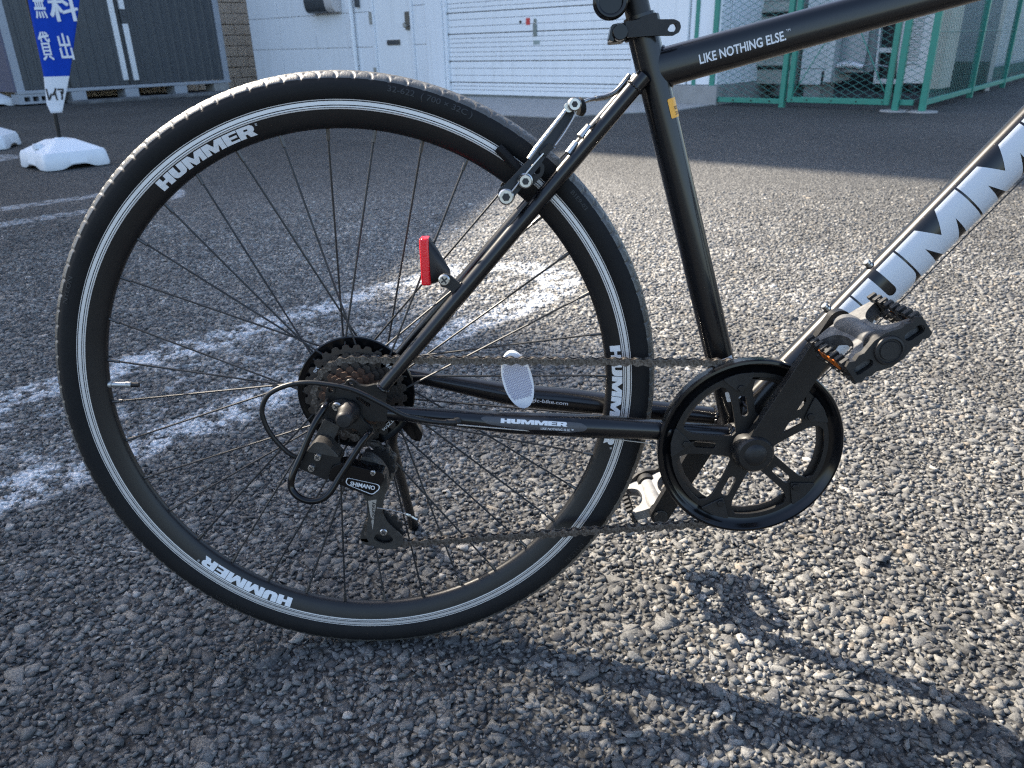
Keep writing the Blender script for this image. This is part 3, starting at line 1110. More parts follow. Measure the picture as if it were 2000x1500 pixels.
obj('quick_release_lever', plate(rounded(lev, .0015), -.0235, -.0175, [rounded(lh, .0015)]), matte_plastic, bike, bevel=.0009)
obj('quick_release_nut', join(move(lathe([(0, -.006), (.0072, -.006), (.0078, -.004), (.0078, .006), (0, .006)][::-1], 18), (.2935, -.021, .7125)), plate(rounded([(.2822, .7060), (.2850, .7195), (.2905, .7210), (.2875, .7040)], .002), -.0225, -.0100)), gloss_plastic, bike, bevel=.0007)
ring = []
for i, (r, y) in enumerate(((.0140, -.026), (.0146, -.022), (.0143, -.018), (.0138, -.014))):
    t = np.linspace(0, 2 * pi, 40, endpoint=False)
    ring.append(tube([(.2838 + r * math.cos(a), y, .7405 + r * math.sin(a)) for a in t], .0026, 10, closed=True))
ring.append(cyl_y(.2838, .7405, .0130, -.023, -.004, 32))
ring.append(tube([(.2838, -.008, .7405), (.3120, -.004, .7450)], .0062, 16))
obj('seat_post_fitting', join(*ring), gloss_plastic, bike)
obj('seat_post_fitting', tube(spline([(.2600, -.02, .7680), (.2720, -.025, .7585), (.2850, -.025, .7562), (.2950, -.018, .7580)], 5), .0042, 12), satin_black, bike)

# ---------------------------------------------------------------- lettering on the frame
SC = .0482
V, F = slice_u((HV, HF), np.arange(.2, HW, .22), np.arange(.08, 1, .08))
dm = tube_map(DT0 + DTd * .131, DTd, .0256, .0007, sq=2.35, depth=.0170)
obj('down_tube_lettering', fmap((V, F), lambda u, v, w=0: dm(u * SC, (v - .53) * SC)), decal_silver, down_tube, smooth=80)
V, F = text_vf('LIKE NOTHING ELSE.', .0085, .022, .80)
k = .0875 / width((V, F))
ttm = None
ty = lambda u, v, w=0: (.3757 + .9725 * u - .2327 * v, -.0157, .6822 + .2327 * u + .9725 * v)
obj('top_tube_lettering', fmap((V, F), lambda u, v, w=0: ty(u * k, v)), decal_white, top_tube, smooth=None)
t = text_vf('TM', .0022, .0)
obj('top_tube_lettering', fmap(t, lambda u, v, w=0: ty(.0885 + u, .0072 + v)), decal_white, top_tube, smooth=None)
# grey badge on the near chain stay with white words
stc, std_ = Vector((.1412, -.0556, .3212)), (Vector((.2600, -.0500, .3082)) - Vector((.1412, -.0556, .3212)))
cm = tube_map(stc, std_, .0126, .0005)
badge = [(0, .006)] + [(.004, .0085)] + [(.055, .0088), (.112, .0074), (.119, .003), (.116, -.001), (.092, -.0055), (.050, -.0040), (.008, .0005)]
V, F = slice_u(poly_vf([(rounded(badge, .004), [])]), np.arange(.006, .12, .006), np.arange(-.006, .009, .002))
obj('chain_stay_badge', fmap((V, F), cm), decal_grey, chain_stay, smooth=60)
cm2 = tube_map(stc, std_, .0126, .0010)
V, F = slice_u((HV, HF), np.arange(.3, HW, .4), (.5,))
obj('chain_stay_lettering', fmap((V, F), lambda u, v, w=0: cm2(.0225 + u * .0735 / HW, .0027 + v * .0046)), decal_white, chain_stay, smooth=None)
t = text_vf('LIKE NOTHING ELSE.\u2122', .0024, .01, .8)
kk = .036 / width(t)
obj('chain_stay_lettering', fmap(t, lambda u, v, w=0: cm2(.0670 + u * kk, -.0020 + v)), decal_white, chain_stay, smooth=None)
t = text_vf('www.gic-bike.com', .0042, .012)
kk = .066 / width(t)
gm = tube_map((.1815, .0552, .3112), Vector((.2412, .0520, .3040)) - Vector((.1778, .0555, .3115)), .0146, .0007)
obj('chain_stay_lettering', fmap(slice_u(t, ()), lambda u, v, w=0: gm(u * kk, v - .0015)), decal_white, chain_stay2, smooth=None)
# orange registration sticker round the front of the seat tube
sm = tube_map(ST0, STd, .0158, .0005)
smap = lambda u, v, w=0: sm(v, u)
S0 = .373
V, F = slice_u(poly_vf([(rounded([(-.0055, .3655), (-.0055, .3850), (-.0230, .3850), (-.0230, .3655)], .0015), [])]), np.arange(-.023, -.005, .0012), ())
def stm(u, v, w=0):
    a = u / .0158
    d = STd
    nrm = Vector((0, -1, 0))
    right = Vector((STd.z, 0, -STd.x))
    return tuple(ST0 + d * v + (right * math.sin(-a) + nrm * math.cos(a)) * (.0158 + .0005))
stick = obj('registration_sticker', fmap((V, F), stm), decal_yellow, seat_tube, smooth=60)
def stm2(u, v, w=0):
    a = u / .0158
    right = Vector((STd.z, 0, -STd.x))
    return tuple(ST0 + STd * v + (right * math.sin(-a) + Vector((0, -1, 0)) * math.cos(a)) * (.0158 + .0009))
t = text_vf('2215', .0032, .01, .8)
obj('sticker_print', fmap(slice_u(t, ()), lambda u, v, w=0: stm2(-.0120 - u, .3680 + v)), print_black, seat_tube, smooth=None)
t = text_vf('\u9632\u72af', .0026, .01, .9)
obj('sticker_print', fmap(slice_u(t, ()), lambda u, v, w=0: stm2(-.0120 - u, .3735 + v)), print_black, seat_tube, smooth=None)
for q in (.045, .085):
    V, F = slice_u(poly_vf([(rounded([(.006, q), (.006, q + .013), (-.013, q + .013), (-.013, q)], .002), [])]), np.arange(-.013, .006, .0015), ())
    obj('frame_sticker', fmap((V, F), stm), decal_white, seat_tube, smooth=60)
t = text_vf('SAFETY', .0018, 0, .9)
obj('sticker_print', fmap(slice_u(t, ()), lambda u, v, w=0: stm2(.0045 - u, .092 + v)), print_black, seat_tube, smooth=None)
t = text_vf('AB4J2', .0032, .0)
obj('serial_print', fmap(slice_u(t, ()), lambda u, v, w=0: tuple(ST0 + STd * (.345 - u) + (Vector((STd.z, 0, -STd.x)) * math.sin(1.25 + v / .0158) + Vector((0, -1, 0)) * math.cos(1.25 + v / .0158)) * .0163)), print_dim, seat_tube, smooth=None)
# bottle bolts on the down tube
for bx, bz in ((.5731, .4765), (.5310, .4284)):
    c0 = Vector((bx, 0, bz))
    nn = Vector((-.753, 0, .658))
    base = DT0 + DTd * ((c0 - DT0).dot(DTd))
    f = base + nn * .0252
    obj('bottle_bolt', join(tube([f, f + nn * .0028], .0050, 18), tube([f + nn * .0028, f + nn * .0036, f + nn * .0066, f + nn * .0072], [.0034, .0040, .0040, .0032], 16)), steel, down_tube)
# cable along the underside of the down tube and bare wire under the chain stay
obj('gear_wire', tube([(.4460, -.018, .2480), (.5221, -.0215, .3433 - .004), (.6187, -.022, .4470), (.7210, -.022, .5639), (.86, -.022, .722)], .0008, 6), spoke_steel, bike)
obj('gear_wire', tube([(.4460, -.018, .2480), (.3405, -.046, .2822), (.2625, -.0510, .2965), (.1180, -.0800, .3255)], .0007, 6), alloy, bike)

# ---------------------------------------------------------------- crankset
A_CR = 64.6
cd = Vector((math.cos(rad(A_CR)), 0, math.sin(rad(A_CR))))
PED = Vector((BBX, 0, BBZ)) + cd * .167
# chainwheel
def gear(cx, cz, r, teeth, y0, y1, hole, depth=.0042, holes=()):
    o = []
    for k in range(teeth):
        a = 2 * pi * k / teeth
        st = 2 * pi / teeth
        for f, q in ((-.36, 1), (-.22, .75), (-.13, .15), (0, 0), (.13, .15), (.22, .75), (.36, 1)):
            rr = r - depth * (1 - q)
            o.append((cx + rr * math.cos(a + f * st), cz + rr * math.sin(a + f * st)))
    return plate(o, y0, y1, ([circ(cx, cz, hole, 28)] if hole else []) + list(holes))
obj('chainwheel', gear(BBX, BBZ, .0990, 48, -.0440, -.0420, .078), sprocket_steel, bike)
obj('chain_guard', move(lathe([(.0870, -.0440), (.0868, -.0478), (.0900, -.0486), (.0935, -.0496), (.0965, -.0520), (.0985, -.0555), (.1005, -.0570), (.1030, -.0566), (.1043, -.0545), (.1040, -.0500), (.1030, -.0400), (.1010, -.0395), (.0990, -.0415), (.0940, -.0440), (.0870, -.0440)], 128), (BBX, 0, BBZ)), gloss_plastic, bike)
arms = [30 + 72 * k for k in range(5)]
wins, slots = [], []
for a in arms:
    a2 = a + 72
    hw = .0118
    d1, d2 = (math.cos(rad(a)), math.sin(rad(a))), (math.cos(rad(a2)), math.sin(rad(a2)))
    n1, n2 = (-d1[1], d1[0]), (d2[1], -d2[0])
    def P1(r, h=hw):
        return (BBX + d1[0] * r + n1[0] * h, BBZ + d1[1] * r + n1[1] * h)
    def P2(r, h=hw):
        return (BBX + d2[0] * r + n2[0] * h, BBZ + d2[1] * r + n2[1] * h)
    am = a + 36
    ra = math.degrees(math.asin(hw * 1.25 / .083))
    w = [P1(.031), P1(.055), P1(.068, .0125), P1(.077, .0165)] + [(BBX + .0832 * math.cos(rad(q)), BBZ + .0832 * math.sin(rad(q))) for q in np.linspace(a + ra + 6, a2 - ra - 6, 10)] + [P2(.077, .0165), P2(.068, .0125), P2(.055), P2(.031)]
    q = [(BBX + .0255 * math.cos(rad(am + z)), BBZ + .0255 * math.sin(rad(am + z))) for z in (6, -6)]
    wins.append(w + q)
    slots.append(capsule2(BBX + d1[0] * .043, BBZ + d1[1] * .043, .0043, BBX + d1[0] * .060, BBZ + d1[1] * .060, .0043, 6))
obj('crank_spider', plate(circ(BBX, BBZ, .0885, 90), -.0520, -.0480, wins + slots), satin_black, bike, bevel=.0009)
for a in arms:
    d1 = Vector((math.cos(rad(a)), 0, math.sin(rad(a))))
    n1 = Vector((-d1.z, 0, d1.x))
    c = Vector((BBX, 0, BBZ))
    tri = [c + d1 * .0655, c + d1 * .0880 + n1 * .0185, c + d1 * .0905, c + d1 * .0880 - n1 * .0185]
    tip = [(p.x, p.z) for p in tri]
    obj('guard_tab', plate(rounded(tip, .0035), -.0545, -.0518), matte_plastic, bike, bevel=.0006)
    bc = c + d1 * .0735
    obj('guard_bolt', plate([(bc.x + .0042 * math.cos(rad(60 * k)), bc.z + .0042 * math.sin(rad(60 * k))) for k in range(6)], -.0570, -.0540), satin_black, bike, bevel=.0005)
def crank(sgn, ang, yb, yt):
    d = Vector((math.cos(rad(ang)), 0, math.sin(rad(ang))))
    c = Vector((BBX, 0, BBZ))
    e = c + d * .167
    vf = plate(capsule2(c.x, c.z, .0150, e.x, e.z, .0125, 14), -.0065, .0065)
    def shear(x, y, z):
        t = ((x - c.x) * d.x + (z - c.z) * d.z) / .167
        k = 1 - .12 * t
        return x, sgn * -1 * (yb + (yt - yb) * max(0, t) ** .8) * -1 + y * k, z
    V, F = vf
    V = [shear(*p) for p in V]
    return V, F
obj('crank_arm', crank(1, A_CR, -.0620, -.0790), satin_black, bike, bevel=.0032, seg=3)
obj('crank_arm', crank(1, A_CR + 180, .0620, .0790), satin_black, bike, bevel=.0032, seg=3)
obj('crank_boss', move(lathe([(0, -.074), (.0185, -.0735), (.0215, -.070), (.0225, -.064), (.0225, -.050), (0, -.050)][::-1], 36), (BBX, 0, BBZ)), satin_black, bike)
obj('crank_cap', move(lathe([(0, -.0775), (.0060, -.0772), (.0105, -.0760), (.0128, -.0735), (.0132, -.070), (0, -.068)][::-1], 32), (BBX, 0, BBZ)), matte_plastic, bike)
e = Vector((BBX, 0, BBZ)) - cd * .167
obj('crank_end_cap', join(move(lathe([(0, .0720), (.0095, .0722), (.0098, .0705), (.0085, .0700), (.0085, .0690), (0, .0690)], 28), (e.x, 0, e.z))), matte_plastic, bike)

# ---------------------------------------------------------------- pedals
def pedal_parts(axle, sgn, y_in, ang):
    """sgn -1: towards the viewer. local: a = fore-aft, y = along the axle, n = thickness"""
    d = Vector((math.cos(rad(ang)), 0, math.sin(rad(ang))))
    nrm = Vector((-d.z, 0, d.x))
    c = Vector((axle.x, 0, axle.z))
    def T(a, n, y):
        return tuple(c + d * a + nrm * n + Vector((0, sgn * y + y_in, 0)))
    def loc(vf):
        # vf built with x=a, y=along axle, z=n
        V = [T(p[0], p[2], p[1]) for p in vf[0]]
        F = vf[1] if sgn < 0 else [tuple(reversed(f)) for f in vf[1]]
        F = [tuple(reversed(f)) for f in F]
        return V, F
    def slab(outl, n0, n1, holes=()):
        """outline in (a, y), thickness in n"""
        V, F = plate(outl, n0, n1, holes)
        return [(p[0], p[2], p[1]) for p in V], [tuple(reversed(f)) for f in F]
    body_mat = pedal_grey if sgn < 0 else pedal_silver
    barrel = [(0, .004), (.0105, .004), (.0120, .010), (.0125, .022), (.0110, .045), (.0105, .080), (0, .080)]
    body = [loc(lathe(barrel[::-1], 26))]
    xarm = [(-.034, .009), (-.034, .0165), (-.022, .021), (-.0145, .031), (-.0120, .048), (-.0145, .066), (-.022, .077), (-.034, .0835), (-.034, .094), (.034, .094), (.034, .0835), (.022, .077), (.0145, .066), (.0120, .048), (.0145, .031), (.022, .021), (.034, .0165), (.034, .009), (.014, .004), (-.014, .004)]
    body.append(loc(slab(rounded(xarm, .006), -.0065, .0065)))
    V, F = join(*body)
    p = obj('pedal', (V, F), body_mat, bike, bevel=.0016)
    for s in (-1, 1):
        # toothed cage plate along the axle
        o = []
        L0, L1 = .004, .098
        nt = 7
        for i in range(nt * 2 + 1):
            y = L0 + (L1 - L0) * i / (nt * 2)
            h = .0115 if i % 2 else .0085
            o += [(y - .0022, h), (y + .0022, h)]
        o = o + [(y_, -h) for y_, h in reversed(o)]
        V, F = plate(o, -.0016, .0016, [capsule2(.030, 0, .0032, .048, 0, .0032, 5), capsule2(.060, 0, .0032, .078, 0, .0032, 5)])
        V = [(s * .0355 + p_[1], p_[0], p_[2]) for p_ in V]
        obj('pedal_cage', loc((V, F)), matte_plastic, p, bevel=.0006)
        rv = box(.0372, .0388, .030, .072, -.0050, .0050) if s > 0 else box(-.0388, -.0372, .030, .072, -.0050, .0050)
        obj('pedal_reflector', loc(rv), amber_lens, p, bevel=.0006)
        # teeth blocks
        tb = []
        for i in range(8):
            y = .008 + i * .0118
            tb.append(box(s * .0355 - .0042, s * .0355 + .0042, y, y + .0056, .0088, .0128))
            tb.append(box(s * .0355 - .0042, s * .0355 + .0042, y, y + .0056, -.0128, -.0088))
        obj('pedal_teeth', loc(join(*tb)), matte_plastic, p, bevel=.0005)
    # outer end plate with round cap and openings
    out = [(-.0385, -.0095), (-.0385, .0095), (-.034, .0120), (-.029, .0095), (-.024, .0120), (-.019, .0110), (-.0135, .0130), (-.006, .0155), (.006, .0155), (.0135, .0130), (.019, .0110), (.024, .0120), (.029, .0095), (.034, .0120), (.0385, .0095), (.0385, -.0095), (.034, -.0120), (.029, -.0095), (.024, -.0120), (.019, -.0110), (.0135, -.0130), (.006, -.0155), (-.006, -.0155), (-.0135, -.0130), (-.019, -.0110), (-.024, -.0120), (-.029, -.0095), (-.034, -.0120)]
    V, F = plate(out, .094, .101, [capsule2(-.0315, 0, .0042, -.0205, 0, .0042, 5), capsule2(.0205, 0, .0042, .0315, 0, .0042, 5)])
    F = [tuple(reversed(f)) for f in F]
    obj('pedal_end_plate', loc((V, [tuple(reversed(f)) for f in F])), matte_plastic, p, bevel=.0009)
    cap = lathe([(0, .1035), (.0085, .1035), (.0092, .1025), (.0105, .1025), (.0112, .1040), (.0130, .1035), (.0138, .1010), (.0138, .080), (0, .080)], 32)
    obj('pedal_end_cap', loc(cap), matte_plastic, p)
    obj('pedal_axle', loc(lathe([(0, -.012), (.0072, -.012), (.0072, .006), (0, .006)][::-1], 20)), alloy, p)
    return p
pedal_parts(PED, -1, -.0890, 36)
pedal_parts(Vector((BBX, 0, BBZ)) - cd * .167, 1, .0890, 23)

# ---------------------------------------------------------------- freewheel
FWC = (0, .343)
V, F = lathe([(.024, -.0150), (.0600, -.0150), (.0655, -.0175), (.0668, -.0168), (.0668, -.0150), (.0640, -.0135), (.024, -.0130), (.024, -.0150)], 80)
guard = obj('spoke_guard', move((V, F), (0, 0, .343)), gloss_plastic, bike)
sp = [(28, .0585, -.0200), (24, .0500, -.0245), (22, .0460, -.0290), (20, .0419, -.0335), (18, .0378, -.0380), (16, .0338, -.0425), (14, .0297, -.0470)]
fw = obj('freewheel', cyl_y(0, .343, .0235, -.0500, -.0170, 40, .001), dirty_grey, bike)
for i, (t, r, y) in enumerate(sp):
    hl = []
    if i == 0:
        hl = [circ(.0465 * math.cos(rad(15 + 30 * k)), .343 + .0465 * math.sin(rad(15 + 30 * k)), .0031, 12) for k in range(12)]
    obj('sprocket', gear(0, .343, r, t, y - .0010, y + .0010, .022, .0045, hl), sprocket_steel if i < 4 else rust_steel, fw, smooth=30)
def gtext(s, ang, r, h, y, m=decal_white, inward=False):
    t = text_vf(s, h, .012)
    def fn(u, v, w=0):
        a = rad(ang) - u / r
        q = r + v
        return q * math.cos(a), y, .343 + q * math.sin(a)
    obj('sprocket_print', fmap(t, fn), m, fw, smooth=None)
gtext('SHIMANO', 58, .0490, .0050, -.0216)
gtext('MF-TZ500', -28, .0490, .0042, -.0216)
gtext('SIS', 148, .0490, .0042, -.0216)

# ---------------------------------------------------------------- chain
def tangent(c1, r1, s1, c2, r2, s2):
    """s=+1: path runs counter-clockwise round the circle. returns leave angle on 1 and arrive angle on 2"""
    dx, dz = c2[0] - c1[0], c2[1] - c1[1]
    D = math.hypot(dx, dz)
    base = math.atan2(dz, dx)
    # direction t of travel; the centre lies to the left for ccw at distance r*s
    k = (s1 * r1 - s2 * r2) / D
    ang = base + math.asin(max(-1, min(1, k)))
    # point on circle: centre - left*s*r where left = (-sin, cos)
    l = (-math.sin(ang), math.cos(ang))
    p1 = (c1[0] - l[0] * s1 * r1, c1[1] - l[1] * s1 * r1)
    p2 = (c2[0] - l[0] * s2 * r2, c2[1] - l[1] * s2 * r2)
    return p1, p2
circles = [((BBX, BBZ), .0970, 1, -.0430), ((0, .343), .0440, 1, -.0295), ((.0200, .2630), .0200, -1, -.0330), ((.0238, .1815), .0207, 1, -.0400)]
PUL = [(.0200, .2630), (.0238, .1815)]
path = []
nC = len(circles)
for i in range(nC):
    c1, r1, s1, y1 = circles[i]
    c2, r2, s2, y2 = circles[(i + 1) % nC]
    c0, r0, s0, y0 = circles[i - 1]
    _, arr = tangent(c0, r0, s0, c1, r1, s1)
    lea, _ = tangent(c1, r1, s1, c2, r2, s2)
    a0 = math.atan2(arr[1] - c1[1], arr[0] - c1[0])
    a1 = math.atan2(lea[1] - c1[1], lea[0] - c1[0])
    if s1 > 0 and a1 < a0:
        a1 += 2 * pi
    if s1 < 0 and a1 > a0:
        a1 -= 2 * pi
    for q in np.linspace(a0, a1, max(4, int(abs(a1 - a0) / .06))):
        path.append((c1[0] + r1 * math.cos(q), y1, c1[1] + r1 * math.sin(q)))
path.append(path[0])
path = np.array(path)
sl = np.r_[0, np.cumsum(np.linalg.norm(np.diff(path, axis=0), axis=1))]
nl = int(round(sl[-1] / .0127 / 2)) * 2
pins = np.array([[np.interp(sl[-1] * i / nl, sl, path[:, a]) for a in range(3)] for i in range(nl + 1)])
PIT = sl[-1] / nl
def link_mesh(outer):
    w = .0036 if outer else .0024
    t = .0009
    fig = []
    r = .0046 if outer else .0043
    h = PIT / 2
    for a in range(-120, 121, 24):
        fig.append((h + r * math.cos(rad(a)), r * math.sin(rad(a))))
    fig.append((0, r * .58))
    for a in range(60, 301, 24):
        fig.append((-h + r * math.cos(rad(a)), r * math.sin(rad(a))))
    fig.append((0, -r * .58))
    ps = [plate(fig, -w - t / 2, -w + t / 2), plate(fig, w - t / 2, w + t / 2)]
    mi = []
    for q in (-h, h):
        if outer:
            ps.append(cyl_y(q, 0, .0018, -.0046, .0046, 10))
        else:
            ps.append(cyl_y(q, 0, .0039, -.0021, .0021, 14))
    V, F = join(*ps)
    return mesh_of('outer_link' if outer else 'inner_link', V, F, chain_steel, 35)
LO, LI = link_mesh(True), link_mesh(False)
slack = lambda p: p
chain = None
for i in range(nl):
    a, b = Vector(pins[i]), Vector(pins[i + 1])
    dv = b - a
    o = bpy.data.objects.new('chain' if chain is None else 'chain_link', LO if i % 2 else LI)
    put(o, bike if chain is None else chain)
    m = (a + b) / 2
    xx = dv.normalized()
    yy = Vector((0, 1, 0))
    yy = (yy - xx * yy.dot(xx)).normalized()
    zz = xx.cross(yy)
    Mx = Matrix((xx, yy, zz)).transposed().to_4x4()
    Mx.translation = m
    if chain is None:
        chain = o
        o.matrix_local = Mx
        C0 = Mx.inverted()
    else:
        o.matrix_local = C0 @ Mx

# ---------------------------------------------------------------- rear derailleur
BR = [(-.0305, .3478), (-.0251, .3516), (-.0177, .3496), (-.0131, .3536), (-.0046, .3551), (.0011, .3532), (.0090, .3467), (.0125, .3385), (.0175, .3284), (.0260, .3218), (.0275, .3117), (.0218, .3041), (.0145, .3069), (.0129, .3139), (.0059, .3215), (-.0096, .3192), (-.0223, .3286), (-.0300, .3361), (-.0327, .3425)]
obj('mounting_bracket', plate(rounded(BR, .003), -.0720, -.0670), satin_black, bike, bevel=.0008)
LK = [(-.0237, .3355), (-.0077, .3269), (-.0209, .3020), (-.0408, .3070)]
obj('derailleur_link', plate(rounded(LK, .002), -.0790, -.0715), dirty_grey, bike, bevel=.0008)
obj('axle_cap', join(move(lathe([(0, -.1010), (.0070, -.1006), (.0086, -.0990), (.0092, -.0960), (.0097, -.0860), (.0110, -.0800), (.0122, -.0780), (.0122, -.0710), (0, -.0710)][::-1], 30), (.0018, 0, .3405))), matte_plastic, bike)
def screw(cx, cz, r, y, mat_=steel, parent=bike, hexr=None, h=.0035):
    o = obj('screw', join(move(lathe([(0, -h), (r * .8, -h), (r, -h * .6), (r, .001), (0, .001)][::-1], 18), (cx, y, cz)),
            plate([(cx - r * .62, cz - r * .14), (cx - r * .62, cz + r * .14), (cx + r * .62, cz + r * .14), (cx + r * .62, cz - r * .14)], y - h - .0001, y - h + .0005)), mat_, parent)
    s_ = [(-.14, -.62), (-.14, -.14), (-.62, -.14), (-.62, .14), (-.14, .14), (-.14, .62), (.14, .62), (.14, .14), (.62, .14), (.62, -.14), (.14, -.14), (.14, -.62)]
    c_, n_ = math.cos(.6), math.sin(.6)
    obj('screw_recess', plate([(cx + r * (a * c_ - b * n_), cz + r * (a * n_ + b * c_)) for a, b in s_], y - h - .0003, y - h), line_black, o, smooth=None)
    return o
screw(-.0101, .3474, .0052, -.0725)
B1 = [(-.0407, .3072), (-.0305, .3180), (-.0207, .3168), (-.0139, .3100), (-.0055, .2985), (-.0056, .2932), (-.0141, .2916), (-.0225, .2736), (-.0501, .2880), (-.0505, .2948)]
der = obj('derailleur', plate(rounded(B1, .002), -.1000, -.0780), satin_black, bike, bevel=.0012)
obj('derailleur_cover', plate(rounded([(-.0405, .3075), (-.0305, .3185), (-.0207, .3172), (-.0139, .3104), (-.0062, .3000), (-.0150, .3015), (-.0255, .3045)], .003), -.1006, -.0790), dirty_grey, der, bevel=.0015)
B2 = [(-.0142, .2910), (-.0032, .2953), (.0206, .2878), (.0395, .2826), (.0400, .2753), (.0335, .2646), (.0250, .2548), (-.0060, .2694), (-.0199, .2771)]
obj('derailleur_arm', plate(rounded(B2, .003), -.1050, -.0860), gloss_plastic, der, bevel=.0016, seg=3)
lab = [(.0005, .2786), (.0328, .2697), (.0347, .2672), (.0338, .2638), (.0262, .2574), (.0005, .2700), (-.0014, .2732)]
def inset(poly, q):
    cx = sum(p[0] for p in poly) / len(poly)
    cz = sum(p[1] for p in poly) / len(poly)
    out = []
    for p in poly:
        d = Vector((p[0] - cx, p[1] - cz))
        out.append((cx + d.x * (1 - q / d.length), cz + d.y * (1 - q / d.length)))
    return out
lr = rounded(lab, .003)
obj('derailleur_label', plate(lr, -.1053, -.1048, [inset(lr, .0010)]), decal_white, der, smooth=None)
la = math.atan2(.2633 - .2706, .0304 - .0018)
t = text_vf('SHIMANO', .0046, .022, 1.25)
kk = .0265 / width(t)
obj('derailleur_label', fmap(t, lambda u, v, w=0: (.0030 + u * kk * math.cos(la) - v * math.sin(la), -.1054, .2698 + u * kk * math.sin(la) + v * math.cos(la))), decal_white, der, smooth=None)
obj('derailleur_label', plate(rounded([(-.0135, .2765), (-.0040, .2738), (-.0030, .2770), (-.0115, .2800)], .0015), -.1053, -.1048), dirty_grey, der, smooth=None)
t = text_vf('SIS', .0024, .02)
obj('derailleur_label', fmap(t, lambda u, v, w=0: (-.0112 + u * math.cos(la) - v * math.sin(la), -.1056, .2764 + u * math.sin(la) + v * math.cos(la))), print_black, der, smooth=None)
screw(-.0288, .3014, .0042, -.1002, parent=der)
screw(-.0367, .2890, .0042, -.1002, parent=der)
screw(.0285, .2832, .0030, -.1050, parent=der, h=.002)
KN = [(.0125, .2930), (.0226, .2925), (.0322, .2840), (.0388, .2726), (.0396, .2545), (.0328, .2430), (.0131, .2399), (.0074, .2745)]
obj('derailleur_knuckle', plate(rounded(KN, .004), -.0850, -.0700), dirty_grey, der, bevel=.0015)
CA = [(0.0078, 0.2275), (0.0118, 0.2648), (0.0272, 0.2679), (0.0335, 0.2613), (0.033, 0.2506), (0.0284, 0.2309), (0.0239, 0.207), (0.0296, 0.1936), (0.0457, 0.1756), (0.0454, 0.1657), (0.0373, 0.1602), (0.0225, 0.1591), (0.0081, 0.1647), (0.0027, 0.1759), (0.005, 0.1892), (0.0091, 0.2074)]
CH = [(0.011, 0.1735), (0.0149, 0.1797), (0.0203, 0.1786), (0.0267, 0.1783), (0.0304, 0.1787), (0.0349, 0.1718), (0.0315, 0.1682), (0.0239, 0.1669), (0.0149, 0.1699)]
cage = obj('derailleur_cage', plate(rounded(CA, .0035), -.0500, -.0478, [rounded(CH, .002)]), dirty_grey, bike, bevel=.0006)
# carry the outline outwards so the cage sits just outside the chain run
cage2 = [(.0198, .2056), (.0274, .1998), (.0435, .1802), (.0432, .1719), (.0297, .1640), (.0023, .1540), (-.0067, .1585), (-.0087, .1671), (.0031, .1961), (.0060, .2640), (.0230, .2720)]
obj('cage_plate', plate(rounded(cage2, .004), -.0330, -.0312), dirty_grey, cage, bevel=.0005)
obj('cage_stripe', plate([(0.0089, 0.2265), (0.0191, 0.2254), (0.0114, 0.1855)], -.0504, -.0499), alloy, cage, smooth=None)
ca = math.atan2(.2260 - .1855, .0148 - .0114)
t = text_vf('Tourney', .0042, .012)
kk = .024 / width(t)
obj('cage_lettering', fmap(t, lambda u, v, w=0: (.0146 + u * kk * math.cos(ca) - v * math.sin(ca), -.0507, .1975 + u * kk * math.sin(ca) + v * math.cos(ca))), print_black, cage, smooth=None)
for (px, pz) in PUL:
    obj('jockey_wheel', gear(px, pz, .0225, 11, -.0425, -.0385, 0, .0040), matte_plastic, cage, smooth=30)
screw(.0240, .1825, .0045, -.0500, parent=cage, h=.0025)
# bent steel guard loop
GL = [(-.0185, -.074, .3541), (-.0205, -.090, .3510), (-.0303, -.100, .3353), (-.0430, -.106, .3090), (-.0535, -.112, .2880), (-.0568, -.114, .2749), (-.0530, -.116, .2665), (-.0460, -.117, .2610), (-.0367, -.118, .2586), (-.0260, -.117, .2598), (-.0170, -.115, .2660), (-.0070, -.110, .2800), (.0037, -.106, .2951), (.0150, -.101, .3115), (.0215, -.096, .3200), (.0250, -.086, .3215), (.0245, -.073, .3170)]
obj('derailleur_guard', tube(spline(GL, 7), .0036, 16), gloss_plastic, bike)
# gear cable housing loop with end ferrule
CL = [(-.0500, -.090, .2950), (-.0608, -.092, .3020), (-.0700, -.094, .3140), (-.0781, -.096, .3292), (-.0822, -.097, .3450), (-.0815, -.097, .3575), (-.0730, -.097, .3711), (-.0557, -.096, .3793), (-.0358, -.095, .3821), (-.0165, -.094, .3799), (.0121, -.092, .3722), (.0402, -.090, .3558), (.0622, -.088, .3411), (.0816, -.084, .3335), (.0995, -.079, .3285), (.1080, -.077, .3275)]
hs = obj('cable_housing', tube(spline(CL, 6), .0026, 12), satin_black, bike)
obj('cable_ferrule', join(tube([(.1050, -.0775, .3276), (.1180, -.0740, .3262)], [.0032, .0038], 14), tube([(.1150, -.0755, .3265), (.1195, -.0720, .3262)], .0048, 14), tube([(.1165, -.075, .3264), (.1165, -.058, .3240)], .0038, 12)), matte_plastic, hs)
obj('cable_tip', join(tube([(.0235, -.076, .2270), (.0380, -.070, .2210), (.0530, -.062, .2110)], .0006, 6), tube([(.0530, -.062, .2110), (.0575, -.060, .2075), (.0582, -.060, .2068), (.0600, -.059, .2050), (.0610, -.059, .2044), (.0645, -.058, .2015)], [.0016, .0018, .0011, .0017, .0011, .0016], 8)), steel, bike)

